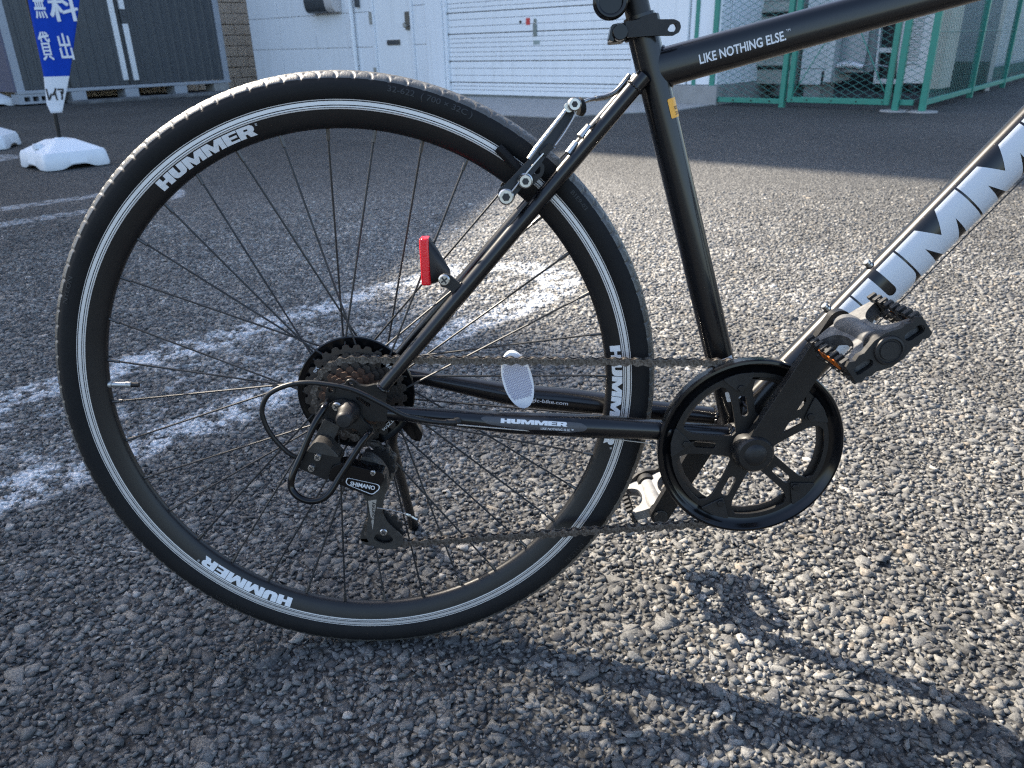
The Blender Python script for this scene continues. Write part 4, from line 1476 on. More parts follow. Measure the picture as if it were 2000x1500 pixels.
# ---------------------------------------------------------------- kick stand
obj('kickstand', join(tube(spline([(.034, .066, .300), (.0210, .078, .2480), (.0185, .100, .2180), (.0165, .175, .1230)], 6), .0068, 16)), satin_black, bike)
obj('kickstand_tail', tube([(.0165, .175, .1230), (.0150, .236, .0460), (.0148, .240, .0420), (.0145, .2535, .0250)], [.0066, .0064, .0080, .0084], 14), satin_black, bike)
obj('kickstand_mount', plate(rounded([(.030, .320), (.058, .276), (.0645, .262), (.060, .252), (.050, .256), (.020, .296), (.010, .330)], .004), .052, .066), gloss_plastic, bike, bevel=.002)

# ---------------------------------------------------------------- rear reflector on the seat stay
RR = obj('rear_reflector', box(-.0052, .0052, -.0130, .0130, -.0254, .0254), red_lens, bike, bevel=.0022, seg=3)
RR.location = (.0882, -.012, .4912)
RR.rotation_euler = (0, 0, rad(0))
ra_, rb = [], []
hous = []
for i in range(12):
    a = math.pi * 2 * i / 12
nI = 14
loopA = [(.0932, -.012 + .0126 * math.copysign(abs(math.sin(t)) ** .4, math.sin(t)), .4912 + .0248 * math.copysign(abs(math.cos(t)) ** .4, math.cos(t))) for t in np.linspace(0, 2 * pi, 28, endpoint=False)]
loopB = [(.1010, -.017 + .0120 * math.sin(t), .4870 + .0185 * math.cos(t)) for t in np.linspace(0, 2 * pi, 28, endpoint=False)]
loopC = [(.1150, -.034 + .0085 * math.sin(t), .4770 + .0080 * math.cos(t)) for t in np.linspace(0, 2 * pi, 28, endpoint=False)]
Vh = loopA + loopB + loopC
Fh = []
for L_ in range(2):
    for i in range(28):
        j = (i + 1) % 28
        Fh.append((L_ * 28 + i, L_ * 28 + j, (L_ + 1) * 28 + j, (L_ + 1) * 28 + i))
Fh += [tuple(range(27, -1, -1)), tuple(56 + i for i in range(28))]
obj('reflector_housing', (Vh, Fh), matte_plastic, RR)
bpy.data.objects['reflector_housing'].location = (-.0882, .012, -.4912)
br = [(.1060, .4690), (.1040, .4790), (.1100, .4835), (.1170, .4810), (.1290, .4690), (.1330, .4630), (.1250, .4580), (.1180, .4630), (.1120, .4680)]
obj('reflector_bracket', plate(rounded(br, .002), -.0500, -.0465), matte_plastic, bike, bevel=.0005)
screw(.1100, .4765, .0062, -.0500, h=.003)

# ---------------------------------------------------------------- rim brake
def brake_side(sg):
    y = lambda v: v * sg
    armo = [(.1705, .5645), (.1760, .5715), (.2000, .5945), (.2075, .6045), (.2380, .6400), (.2440, .6430), (.2490, .6390), (.2440, .6310), (.2250, .6060), (.2100, .5860), (.1860, .5600), (.1790, .5560), (.1730, .5575)]
    V, F = plate(rounded(armo, .002), -.0045, .0045)
    def sh(x, yy, z):
        t = ((x - .174) * .68 + (z - .560) * .73) / .11
        return x, yy + (-.047 + .026 * max(0, min(1, t))) , z
    V = [sh(*p) for p in V]
    if sg < 0:
        V = [(p[0], -p[1], p[2]) for p in V]
        F = [tuple(reversed(f)) for f in F]
    a = obj('brake_arm', (V, F), satin_black, bike, bevel=.0012)
    return a
ba = brake_side(1)
brake_side(-1)
obj('brake_edge', tube([(.2005, -.0405, .5955), (.2080, -.0385, .6050), (.2400, -.0295, .6425)], [(.0022, .0030), (.0026, .0036), (.0018, .0030)], 8), alloy, ba)
obj('brake_pivot', join(tube([(.1775, -.0200, .5610), (.1775, -.0470, .5610)], .0088, 24)), matte_plastic, ba)
obj('brake_pivot_bolt', join(tube([(.1770, -.0440, .5600), (.1770, -.0555, .5600), (.1770, -.0570, .5600)], [.0080, .0080, .0066], 24), tube([(.1770, -.0565, .5600), (.1770, -.0595, .5600)], .0042, 6)), steel, ba)
obj('bolt_socket', plate([(.1968 + .0036 * math.cos(rad(60 * k)), .5748 + .0036 * math.sin(rad(60 * k))) for k in range(6)], -.0600, -.0594), line_black, ba, smooth=None)
obj('bolt_socket', plate([(.1770 + .0042 * math.cos(rad(60 * k)), .5600 + .0042 * math.sin(rad(60 * k))) for k in range(6)], -.0598, -.0594), line_black, ba, smooth=None)
obj('bolt_socket', plate([(.2475 + .0032 * math.cos(rad(60 * k)), .6465 + .0032 * math.sin(rad(60 * k))) for k in range(6)], -.0403, -.0399), line_black, ba, smooth=None)
obj('brake_pad', tube(spline([(.1700, -.0185, .6070), (.1800, -.0190, .5965), (.1930, -.0190, .5820), (.2040, -.0185, .5690)], 4), [(.0052, .0085)] * 13, 14, flat=(.7, 0, .7)), rubber, ba)
obj('brake_pad_post', join(tube([(.1935, -.0220, .5770), (.1935, -.0500, .5770)], .0042, 16), plate(rounded([(.1900, .5680), (.2000, .5820), (.2100, .5930), (.2170, .5900), (.2160, .5800), (.2040, .5690)], .004), -.0400, -.0350, [rounded([(.2040, .5800), (.2080, .5870), (.2130, .5880), (.2120, .5810)], .002)])), matte_plastic, ba, bevel=.0008)
obj('brake_pad_bolt', move(lathe([(.0028, -.0595), (.0058, -.0595), (.0064, -.0580), (.0064, -.0480), (.0075, -.0475), (.0075, -.0430), (0, -.0430), (0, -.0560), (.0028, -.0560), (.0028, -.0595)][::-1], 24), (.1968, 0, .5748)), steel, ba)
obj('brake_spring', tube(spline([(.1750, -.0530, .5570), (.1830, -.0540, .5650), (.1960, -.0500, .5800), (.2080, -.0450, .5930), (.2180, -.0400, .6030)], 5), .0009, 8), steel, ba)
obj('brake_spring', tube([(.2180, -.0400, .6030), (.2230, -.0390, .6055), (.2280, -.0385, .6055)], .0008, 8), steel, ba)
obj('brake_stop', plate(rounded([(.2110, .6010), (.2220, .6110), (.2270, .6060), (.2180, .5980)], .002), -.0420, -.0330), matte_plastic, ba, bevel=.0008)
obj('brake_anchor', join(tube([(.2425, -.0230, .6440), (.2425, -.0330, .6440)], .0048, 20), tube([(.2475, -.0250, .6465), (.2475, -.0385, .6465), (.2475, -.0400, .6465)], [.0068, .0068, .0054], 24)), steel, ba)
obj('brake_boot', tube([(.2520, -.020, .6440), (.2560, -.018, .6445), (.2585, -.017, .6450)], [(.0080, .0065), (.0095, .0075), (.0070, .006)], 12), rubber, ba)
obj('brake_wire', tube(spline([(.2500, -.0330, .6420), (.2460, -.0360, .6330), (.2360, -.0390, .6180), (.2280, -.0400, .6080)], 5), .0008, 6), alloy, ba)
obj('brake_noodle', join(tube(spline([(.2570, -.015, .6488), (.2640, -.010, .6510), (.2720, -.004, .6525)], 4), .0021, 12), tube(spline([(.2720, -.004, .6525), (.2840, .004, .6545), (.2960, .010, .6600), (.3100, .016, .6750)], 4), .0029, 12)), steel, bike)
obj('stay_cable_guide', join(tube([(.2415, -.0275, .5995), (.2500, -.0245, .6100)], [(.0035, .0045), (.0030, .0040)], 12), tube([(.2545, -.0230, .6150), (.2640, -.0195, .6260)], [(.0042, .0050), (.0030, .0040)], 12)), alloy, bike)
# ================================================================== SURROUNDINGS
wall_paint = M('pale_siding', (.80, .825, .855), .6, noise=(1.2, .35, (.75, .775, .81)), bump=(90, .08, .002))
shutter_paint = M('pale_shutter', (.82, .84, .86), .5, noise=(1.5, .4, (.77, .79, .81)), bump=(60, .05, .002))
streaks(wall_paint, .5, (.60, .61, .60))
streaks(shutter_paint, .5, (.60, .62, .62))
joint_dark = M('dark_joint', (.16, .165, .16), .8)
concrete = M('concrete', (.30, .30, .295), .85, noise=(6, .7, (.21, .21, .2)), bump=(160, .3, .003))
block_beige = M('beige_block', (.85, .72, .59), .9, noise=(9, .7, (.72, .59, .47)), bump=(130, .5, .004))
mortar = M('mortar', (.22, .18, .145), .95, bump=(150, .4, .003))
shed_dark = M('charcoal_steel', (.062, .07, .078), .42, metal=.1, noise=(3, .5, (.078, .085, .09)))
shed_frame = M('grey_steel_frame', (.33, .36, .40), .5, metal=.1, noise=(5, .5, (.28, .3, .34)))
handle_alu = M('aluminium_handle', (.74, .76, .78), .4, metal=.3)
plastic_white = M('white_plastic', (.66, .69, .73), .4, noise=(8, .4, (.58, .61, .66)), bump=(90, .05, .001))
banner_blue = M('blue_banner_cloth', (.003, .042, .36), .65, spec=.15, noise=(14, .4, (.005, .055, .42)))
banner_white = M('white_banner_cloth', (.68, .70, .74), .7, noise=(14, .4, (.6, .62, .66)))
fence_green = M('green_fence_paint', (.028, .235, .175), .45, noise=(20, .5, (.04, .19, .15)))
wire_green = M('green_coated_wire', (.06, .20, .175), .5)
cabinet_beige = M('beige_cabinet', (.42, .42, .38), .55, noise=(4, .6, (.34, .335, .3)))
cabinet_white = M('white_cabinet', (.58, .60, .61), .5, noise=(4, .5, (.5, .51, .5)))
metal_plain = M('galvanised_steel', (.36, .38, .41), .45, metal=.4, noise=(7, .5, (.28, .3, .33)))
foil = M('crumpled_foil', (.8, .8, .82), .18, metal=1.0, bump=(60, 1.0, .02))
dark_void = M('dark_recess', (.015, .016, .018), .8)
screen_green = M('dark_green_netting', (.012, .07, .06), .8, noise=(12, .5, (.02, .1, .085)))
mail_dark = M('dark_mailbox_plastic', (.055, .062, .07), .35, noise=(8, .4, (.07, .078, .085)))
mail_face = M('mailbox_pale_face', (.55, .53, .52), .5)
brass = M('dull_lock_metal', (.16, .15, .135), .45, metal=.6)
hinge_m = M('hinge_metal', (.36, .35, .32), .5, metal=.4)
red_tag = M('red_sticker', (.55, .05, .045), .5)

def gw(s, off=0.0, z=0.0):
    p = G0 + EU * s + EV * off
    return (p[0], p[1], z)

# box in garage coordinates: x along the wall, y into the building
GM = Matrix.Translation((G0[0], G0[1], 0)) @ Matrix.Rotation(TH, 4, 'Z')

building = thing('garage_building', 'pale siding building with an entrance door and a white slatted roller shutter', 'building', (G0[0], G0[1], 0), (0, 0, TH))
H = 7.2
obj('wall_core', join(box(-6.40, -2.99, .030, .2, 0, H), box(-6.40, 2.94, .25, 9, 0, H)), wall_paint, building)
# siding panels with recessed joints
px = [-6.40, -5.48, -4.45, -3.40, -2.995]
pz = [.12, .705, 1.21, 1.72, 2.23, 2.74, 3.25, 4.0, 5.0, 6.1, 7.2]
for i in range(len(px) - 1):
    for j in range(len(pz) - 1):
        obj('siding_panel', box(px[i] + .004, px[i + 1] - .004, 0, .03, pz[j] + .004, pz[j + 1] - .004), wall_paint, building, bevel=.003)
obj('wall_plinth', box(-6.40, -2.99, .008, .2, -.1, .12), concrete, building)
# entrance door
df = obj('door_frame', join(box(-2.99, -2.93, -.012, .25, .10, 2.2), box(-2.10, -2.05, -.012, .25, .10, 2.2), box(-2.93, -2.10, -.012, .25, 2.12, 2.2)), wall_paint, building, bevel=.004)
door = obj('door', box(-2.925, -2.105, .018, .06, .12, 2.12), shutter_paint, building, bevel=.004)
obj('letter_slot', join(box(-2.675, -2.375, .006, .020, .725, .80)), brass, door, bevel=.004)
obj('letter_slot_flap', box(-2.655, -2.395, .002, .007, .738, .787), mail_dark, door, bevel=.002)
obj('door_lock', join(box(-2.225, -2.115, .000, .020, .93, 1.18)), brass, door, bevel=.006)
obj('door_knob', join(tube([(-2.17, .004, .985), (-2.17, -.045, .985)], .013, 14), tube([(-2.17, -.045, .985), (-2.17, -.06, .985), (-2.17, -.078, .985)], [.02, .028, .018], 18), tube([(-2.20, .0, 1.035), (-2.25, -.02, 1.01)], .012, 10)), hinge_m, door)
for hz in (1.12, .32, 1.85):
    obj('door_hinge', join(box(-3.02, -2.955, -.022, -.010, hz - .085, hz + .085), tube([(-2.985, -.026, hz - .085), (-2.985, -.026, hz + .085)], .010, 10)), hinge_m, building, bevel=.002)
# side panel beside the door
for a, b in ((.12, .72), (.728, 1.25), (1.258, 2.2)):
    obj('side_panel', box(-2.045, -1.755, .012, .06, a, b), wall_paint, building, bevel=.004)
obj('side_panel_backing', box(-2.05, -1.75, .05, .25, 0, H), wall_paint, building)
obj('lintel_panel', box(-3.0, -1.75, .0, .25, 2.21, H), wall_paint, building)
obj('pier', box(-1.745, -1.40, -.035, .25, .02, H), wall_paint, building, bevel=.006)
obj('shutter_rail', box(-1.395, -1.345, -.015, .10, .01, 2.5), wall_paint, building, bevel=.004)
# roller shutter: one slat per visible strip
shutter = obj('roller_shutter', box(-1.345, 1.80, .062, .09, 0, 2.5), joint_dark, building)
zs = [.035, .10, .15, .20, .295, .39, .485, .545, .605, .665, .725, .785, .845, .94, 1.03, 1.12, 1.18, 1.24, 1.31, 1.40, 1.49, 1.58, 1.67, 1.76, 1.85, 1.94, 2.03, 2.12, 2.21, 2.30, 2.40, 2.50]
bold = {.20, .485, .845, 1.12, 1.49, 1.85}
for a, b in zip(zs[:-1], zs[1:]):
    ga = .006 if a in bold else .0022
    gb = .006 if b in bold else .0022
    off = .0
    obj('slat', box(-1.342, 1.797, .030, .062, a + ga, b - gb), shutter_paint, shutter, bevel=.004)
obj('bottom_rail', box(-1.34, 1.795, .040, .068, .0, .032), M('weathered_rail', (.2, .21, .2), .7, noise=(9, .7, (.11, .115, .1))), shutter, bevel=.003)
obj('shutter_box', box(-1.40, 1.86, -.02, .25, 2.5, 3.0), wall_paint, building, bevel=.01)
obj('upper_wall', box(-1.40, 1.86, .0, .25, 3.0, H), wall_paint, building)
for q in bold:
    if q < 1.5:
        obj('slat_end_clip', tube([(-1.338, .026, q - .012), (-1.338, .026, q + .012)], .011, 10), joint_dark, shutter)
obj('keyhole', tube([(.02, .031, .965), (.02, .020, .965)], .018, 16), line_black, shutter)
obj('warning_sticker', box(.115, .185, .0275, .030, .925, 1.01), red_tag, shutter)
obj('shutter_lock', join(tube([(.275, .031, .975), (.275, .016, .975)], .024, 16), box(.245, .30, .012, .030, .79, .935)), M('lock_grey', (.2, .23, .22), .5, metal=.3), shutter, bevel=.003)
obj('maker_plate', box(.235, .345, .0265, .030, .685, .735), M('small_plate', (.27, .33, .32), .5), shutter)
obj('shutter_rail', box(1.80, 1.86, -.015, .10, .01, 2.5), wall_paint, building, bevel=.004)
obj('wall_panel', box(1.865, 2.55, -.005, .25, .21, H), shutter_paint, building, bevel=.006)
obj('wall_panel', box(2.56, 2.945, .02, .25, .21, H), wall_paint, building, bevel=.006)
obj('foundation', box(1.865, 2.975, -.03, .25, -.1, .205), concrete, building, bevel=.006)
obj('side_wall', box(2.945, 2.965, .255, 9, .21, H), wall_paint, building)
obj('side_plinth', box(2.945, 2.975, .255, 9, -.1, .205), concrete, building)
# downpipe and bracket
obj('downpipe', tube([(-3.405, -.055, .02), (-3.405, -.055, H)], .036, 20), shutter_paint, building)
obj('pipe_bracket', box(-3.44, -3.37, -.095, .0, 1.62, 1.66), shutter_paint, building)
obj('intercom', box(-3.305, -3.225, -.05, -.001, 1.285, 1.47), mail_dark, building, bevel=.006)
# mailbox on the siding
mb = thing('mailbox', 'dark round-fronted mailbox hanging on the pale siding', 'mailbox', gw(-4.42, 0, 0), (0, 0, TH))
prof = [(0, 0)] + [(-.19 * math.sin(t) ** .8, .02 + .34 * (1 - math.cos(t)) / 2 * 1.0) for t in np.linspace(0.15, pi - .1, 12)] + [(0, .38)]
# the curved hood runs along the wall
V = []
pr = [(-.005, 0), (-.12, .0), (-.165, .03), (-.19, .09), (-.20, .17), (-.195, .25), (-.16, .32), (-.10, .365), (-.005, .38)]
for x in (0, .52):
    V += [(x, y, 1.235 + z) for y, z in pr]
m_ = len(pr)
F = [(i, i + 1, m_ + i + 1, m_ + i) for i in range(m_ - 1)] + [tuple(range(m_ - 1, -1, -1)), tuple(range(m_, 2 * m_))]
obj('hood', (V, F), mail_dark, mb, smooth=50, bevel=.008)
V2 = [(p[0] * .36 + .522, p[1] * .96, p[2]) for p in V]
obj('mail_face', ([(.525 + (p[0] > .1) * .20, p[1] * .95, p[2]) for p in V], F), mail_face, mb, smooth=50, bevel=.006)
obj('mail_lock', tube([(.62, -.185, 1.45), (.62, -.205, 1.45)], .022, 14), mail_dark, mb)

# concrete apron in front of the garage
ap = [gw(-1.75, .02), gw(-1.75, -2.15), gw(2.2, -2.15), gw(2.95, -.9), gw(2.95, .1)]
V = [(x, y, .006) for x, y, z in ap] + [(x, y, -.05) for x, y, z in ap]
F = [(0, 1, 2, 3, 4)] + [(i, 5 + i, 5 + (i + 1) % 5, (i + 1) % 5) for i in range(5)]
obj('concrete_apron', (V, F), concrete, smooth=None, kind='structure')

# beige block building filling the gap behind the shed; tall, so its shade lies over the yard
bb = thing('block_building', 'tall beige concrete block building between the dark shed and pale siding', 'building', (0, 0, 0), (0, 0, TH))
# in (u,v): u<-15.0, unseen roof stepped to shape the shade
def uvbox(u0, u1, v0, v1, z0, z1):
    return box(u0, u1, v0, v1, z0, z1)
obj('building_core', join(uvbox(-30, -15.1, 4.44, 8.2, -.2, 17.5), uvbox(-34, -15.1, 8.2, 24, -.2, 17.5)), mortar, bb)
wing = ([(-30, .2, -.2), (-15.1, .2, -.2), (-15.1, 4.42, -.2), (-30, 4.42, -.2), (-30, .2, 11.92), (-15.1, .2, 11.92), (-15.1, 4.42, 10.13), (-30, 4.42, 10.13)],
        [(3, 2, 1, 0), (4, 5, 6, 7), (0, 1, 5, 4), (1, 2, 6, 5), (2, 3, 7, 6), (3, 0, 4, 7)])
obj('shade_wing', wing, block_beige, bb)  # unseen sloped wing added to cast the left shade edge
bh, bw = .203, .40
nb = 0
rows = 12
for r in range(-1, rows):
    for c in range(0, 11):
        v = 6.95 + (c + (.5 if r % 2 else 0)) * bw
        jit = rng.uniform(-.006, .006)
        obj('block', box(-15.1, -15.0 + jit, v + .006, v + bw - .006, r * bh - .02 + .006, (r + 1) * bh - .02 - .006), block_beige, bb, bevel=.006)
obj('block_face', join(uvbox(-15.099, -15.01, 4.44, 6.9, -.2, 17.5), uvbox(-15.099, -15.01, 6.9, 11.6, rows * bh - .01, 17.5), uvbox(-15.099, -15.01, 11.6, 24, -.2, 17.5)), block_beige, bb)

# unseen tower added off to the left; it shades the near left
nh = thing('shade_tower', 'unseen tall tower added far to the left to shade the near yard', 'building', (0, 0, 0), (0, 0, TH))
hv0, hv1 = -14.0, 1.60
obj('wall', uvbox(-44.0, -32.05, hv0, hv1 - .05, -.2, 26.0), cabinet_white, nh)
obj('shade_parapet', join(uvbox(-44.05, -32.0, hv0 - .05, .75, 26.0, 26.70), uvbox(-44.0, -32.0, .751, hv1, 26.0, 26.30)), cabinet_beige, nh)  # two heights, stepped to shape the shade edge on the ground
for fl_ in range(8):
    for b_ in range(5):
        obj('window', uvbox(-32.06, -32.02, hv0 + .9 + b_ * 2.8, hv0 + 2.7 + b_ * 2.8, 1.1 + fl_ * 3.1, 2.6 + fl_ * 3.1), mail_dark, nh)

# ------------------------------------------------------------------ storage shed, front facing the garage side
S0_ = np.array([-6.2, 13.2])
SROT = rad(49)
shed = thing('storage_shed', 'charcoal ribbed steel storage shed standing on blocks with long silver door handles', 'shed', (S0_[0], S0_[1], 0), (0, 0, SROT))
# local: x along the front (a), y into the shed (away from the viewer)
SH = 2.35
obj('shed_body', box(-1.60, 1.92, .06, 1.55, .24, SH), shed_dark, shed)
obj('front_post', box(-1.67, -1.55, -.012, .10, .20, SH), shed_frame, shed, bevel=.006)
obj('front_post', box(1.86, 1.97, -.012, .10, .20, SH), shed_frame, shed, bevel=.006)
obj('base_rail', box(-1.67, 1.97, -.035, .10, .165, .215), shed_frame, shed, bevel=.005)
obj('roof_rail', box(-1.70, 2.0, -.05, 1.60, SH, SH + .14), shed_frame, shed, bevel=.01)
obj('side_panel', box(-1.70, -1.671, .0, 1.55, .2, SH), M('purple_grey_panel', (.10, .10, .15), .5, noise=(6, .5, (.13, .12, .17))), shed)
def ribbed(x0, x1, y, n, name):
    w = (x1 - x0) / n
    V, F = [], []
    prof = []
    for i in range(n):
        b = x0 + i * w
        prof += [(b, y), (b + w * .62, y), (b + w * .70, y - .014), (b + w * .92, y - .014)]
    prof.append((x1, y))
    for z in (.225, SH):
        V += [(x, yy, z) for x, yy in prof]
    m = len(prof)
    F = [(i, i + 1, m + i + 1, m + i) for i in range(m - 1)]
    return obj(name, (V, F), shed_dark, shed, smooth=None)
ribbed(-1.55, -.86, .020, 5, 'fixed_panel')
d1 = ribbed(-.86, .085, -.006, 6, 'sliding_door')
d2 = ribbed(.10, 1.86, .026, 11, 'sliding_door')
obj('door_edge', box(-.875, -.855, -.012, .02, .225, SH), line_black, d1)
obj('meeting_stile', box(.085, .105, -.012, .02, .225, SH), line_black, d2)
obj('door_handle', box(-.012, .078, -.040, -.004, .295, SH - .1), handle_alu, d1, bevel=.006)
obj('door_handle', box(.165, .255, -.036, .012, .285, 1.155), handle_alu, d2, bevel=.006)
obj('door_handle', box(.165, .255, -.036, .012, 1.37, SH - .1), handle_alu, d2, bevel=.006)
obj('handle_lock', join(box(.160, .262, -.026, .012, 1.165, 1.36), tube([(.21, -.02, 1.28), (.21, -.04, 1.28)], .02, 14)), shed_dark, d2, bevel=.004)
for a, b in ((-.89, -.66), (-.02, .21), (.86, 1.09), (1.62, 1.92)):
    obj('shed_foot', box(a, b, -.030, .30, -.02, .163), shed_frame if b < 1.5 else concrete, shed, bevel=.008)
# block with square holes under the left corner
hol = [rounded([(-1.60 + i * .125, .055), (-1.60 + i * .125 + .085, .055), (-1.60 + i * .125 + .085, .125), (-1.60 + i * .125, .125)], .006, 1) for i in range(4)]
obj('vent_sill', plate([(-1.68, .02), (-1.09, .02), (-1.09, .162), (-1.68, .162)], -.028, .25, hol), shed_frame, shed, smooth=None)
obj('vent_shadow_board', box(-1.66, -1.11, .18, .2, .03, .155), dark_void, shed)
# stained kerb strip in front of the shed
kv = box(-1.0, 2.6, -.55, -.06, -.06, .035)
kerb = obj('kerb_strip', kv, M('stained_kerb', (.085, .088, .09), .9, noise=(3.2, .8, (.2, .205, .21)), bump=(120, .4, .004)), smooth=None, kind='structure', bevel=.012)
kerb.location = (S0_[0], S0_[1], 0)
kerb.rotation_euler = (0, 0, SROT)

# ------------------------------------------------------------------ banner flags and their water-filled bases
def flag_base(loc, rot, label, first=None):
    t = thing('flag_base', label, 'flag base', loc, (0, 0, rot), 'white water-filled flag bases')
    if first is not None:
        for ch in first.children:
            c = ch.copy()
            COL.objects.link(c)
            c.parent = t
        return t
    # lofted body: rounded rectangles stacked up
    def ring(w, d, z, r, n=6):
        p0 = np.array(rounded([(-w, -d), (w, -d), (w, d), (-w, d)], r, n) )
        p0 = np.vstack([p0, p0[:1]])
        l_ = np.r_[0, np.cumsum(np.linalg.norm(np.diff(p0, axis=0), axis=1))]
        u_ = np.linspace(0, l_[-1], 96, endpoint=False)
        pts = np.c_[np.interp(u_, l_, p0[:, 0]), np.interp(u_, l_, p0[:, 1])]
        return [(x, y, z) for x, y in pts]
    R_ = [ring(.214, .236, .0, .05), ring(.218, .240, .012, .05), ring(.210, .232, .088, .05), ring(.200, .222, .108, .045), ring(.186, .208, .112, .04), ring(.180, .200, .118, .04), ring(.088, .098, .168, .03), ring(.080, .09, .172, .03), ring(.076, .084, .1755, .03)]
    n = len(R_[0])
    V = [p for r in R_ for p in r]
    # scalloped lower edge: feet at the corners
    W_ = []
    for i, (x, y, z) in enumerate(V):
        if i < n:
            k = math.exp(-(x / .085) ** 4) if abs(y) > .18 else math.exp(-(y / .095) ** 4) if abs(x) > .16 else 0
            z = z + .026 * k
        elif i < 2 * n:
            k = math.exp(-(x / .085) ** 4) if abs(y) > .18 else math.exp(-(y / .095) ** 4) if abs(x) > .16 else 0
            z = z + .022 * k
        W_.append((x, y, z))
    F = []
    for a in range(len(R_) - 1):
        for i in range(n):
            j = (i + 1) % n
            F.append((a * n + i, a * n + j, (a + 1) * n + j, (a + 1) * n + i))
    F.append(tuple((len(R_) - 1) * n + i for i in range(n)))
    obj('base_body', (W_, F), plastic_white, t, smooth=32, bevel=.004, seg=2)
    obj('pole_socket', join(tube([(.0, 0, .165), (.0, 0, .186)], .030, 24), box(-.045, .045, -.02, .02, .168, .180)), plastic_white, t, bevel=.003)
    obj('filler_cap', join(tube([(-.155, -.02, .128), (-.155, -.02, .152)], .034, 24), tube([(-.155, -.02, .152), (-.155, -.02, .160)], .030, 24)), plastic_white, t, bevel=.002)
    return t
FB = (-2.895, 4.80, 0)
fb = flag_base(FB, rad(49), 'white plastic flag base under the blue banner, scalloped lower edge')
flag_base((-4.22, 6.05, 0), rad(15), 'white flag base cut off by the left picture edge', fb)
flag_base((-7.80, 12.2, 0), rad(40), 'distant white flag base beside the left corner of the shed', fb)
fl = thing('banner_flag', 'blue feather banner with white characters on a black pole', 'banner', (FB[0], FB[1], 0))
PR = .013
obj('pole', tube([(.0, 0, .17), (.012, 0, .35), (.018, 0, .9), (.02, .0, 2.6)], PR, 14), satin_black, fl)
# cloth: left edge follows the pole, narrow at the bottom
def cloth_edges(z):
    l = np.interp(z, [.345, .40, .58, 1.04, 1.6, 2.4], [-.006, -.020, .010, .034, .035, .05])
    r = np.interp(z, [.345, .40, .57, 1.04, 1.5, 2.0, 2.3, 2.45], [.055, .080, .160, .350, .44, .46, .40, .12])
    return l, r
def cloth_pt(s, z, off=0.0):
    l, r = cloth_edges(z)
    x = l + (r - l) * s
    y = -.016 - .012 * math.sin(s * 4.2 + z * 2) * min(1, (z - .3) * 1.6) - .05 * max(0, .25 - s) * 0 + .03 * (s ** 2) + off
    return x, y, z
zz = np.concatenate([[.345], np.linspace(.36, .575, 6), np.linspace(.60, 2.45, 36)])
V = [cloth_pt(s, z) for z in zz for s in np.linspace(0, 1, 15)]
F, mi = [], []
for i in range(len(zz) - 1):
    for j in range(14):
        F.append((i * 15 + j, i * 15 + j + 1, (i + 1) * 15 + j + 1, (i + 1) * 15 + j))
        mi.append(1 if zz[i] < .57 else 0)
cl = obj('cloth', (V, F), [banner_blue, banner_white], fl, smooth=180, midx=mi)
sol = cl.modifiers.new('thickness', 'SOLIDIFY')
sol.thickness = .0015
def banner_text(ch, x0, x1, z0, z1, m, bold=.004):
    t = text_vf(ch, 1.0, bold)
    xs = [p[0] for p in t[0]]
    ys = [p[1] for p in t[0]]
    a, b, c, d = min(xs), max(xs), min(ys), max(ys)
    V, F = slice_u(t, np.linspace(a, b, 8)[1:-1], np.linspace(c, d, 8)[1:-1])
    out = []
    for u, v, w in V:
        x = x0 + (x1 - x0) * (u - a) / (b - a)
        z = z0 + (z1 - z0) * (v - c) / (d - c)
        l, r = cloth_edges(z)
        s = (x - l) / (r - l)
        q = cloth_pt(s, z, -.0032)
        out.append(q)
    # heavy brush weight: three passes side by side
    one = (out, F)
    sh = .0045 * (x1 - x0) / .16
    out, F = join(one, move(one, (sh, -.0004, .0)), move(one, (-sh, -.0008, .0)))
    o = obj('banner_character', (out, F), m, cl, smooth=None)
    return o
banner_text('\u6599', .150, .318, .905, 1.10, banner_white)
banner_text('\u7121', .062, .128, .925, 1.105, banner_white)
banner_text('\u51fa', .150, .222, .675, .835, banner_white)
banner_text('\u8cb8', .040, .105, .675, .848, banner_white)
banner_text('\u30ec\u30a4\u30a2', .004, .105, .425, .505, print_black, .01)

# ------------------------------------------------------------------ chain link fence, gate and plant behind it
C0_ = np.array([4.26, 7.12])
FROT, SDROT = rad(136), rad(50.1)
FH = 1.85
def chainlink(x0, x1, z0, z1, cell, r):
    """woven zigzag wires in the xz plane"""
    V, F = [], []
    n = int((x1 - x0) / cell) + 1
    m = int((z1 - z0) / (cell / 2 * 1.0)) + 1
    for i in range(n + 1):
        b = x0 + i * cell
        pts = []
        for k in range(m + 1):
            x = b + (cell / 2 if (k + i) % 2 else -cell / 2)
            z = z0 + k * cell / 2
            y = r * (1 if k % 2 else -1)
            pts.append((min(max(x, x0), x1), y, min(z, z1)))
        base = len(V)
        for p in pts:
            for a in range(3):
                V.append((p[0], p[1] + r * math.cos(2.094 * a), p[2] + r * math.sin(2.094 * a) * 1.3))
        for k in range(m):
            for a in range(3):
                a2 = (a + 1) % 3
                F.append((base + k * 3 + a, base + k * 3 + a2, base + (k + 1) * 3 + a2, base + (k + 1) * 3 + a))
    return V, F
ff = thing('chain_link_fence', 'green chain link fence section between the pale building and gate', 'fence', (C0_[0], C0_[1], 0), (0, 0, FROT))
for a, w in ((2.55, .024), (2.31, .030), (1.44, .028)):
    obj('post', box(a - w, a + w, -.03, .03, -.05, FH), fence_green, ff, bevel=.004)
obj('bottom_rail', join(box(1.47, 2.28, -.02, .02, .030, .082), box(2.34, 2.55, -.02, .02, .045, .095)), fence_green, ff, bevel=.003)
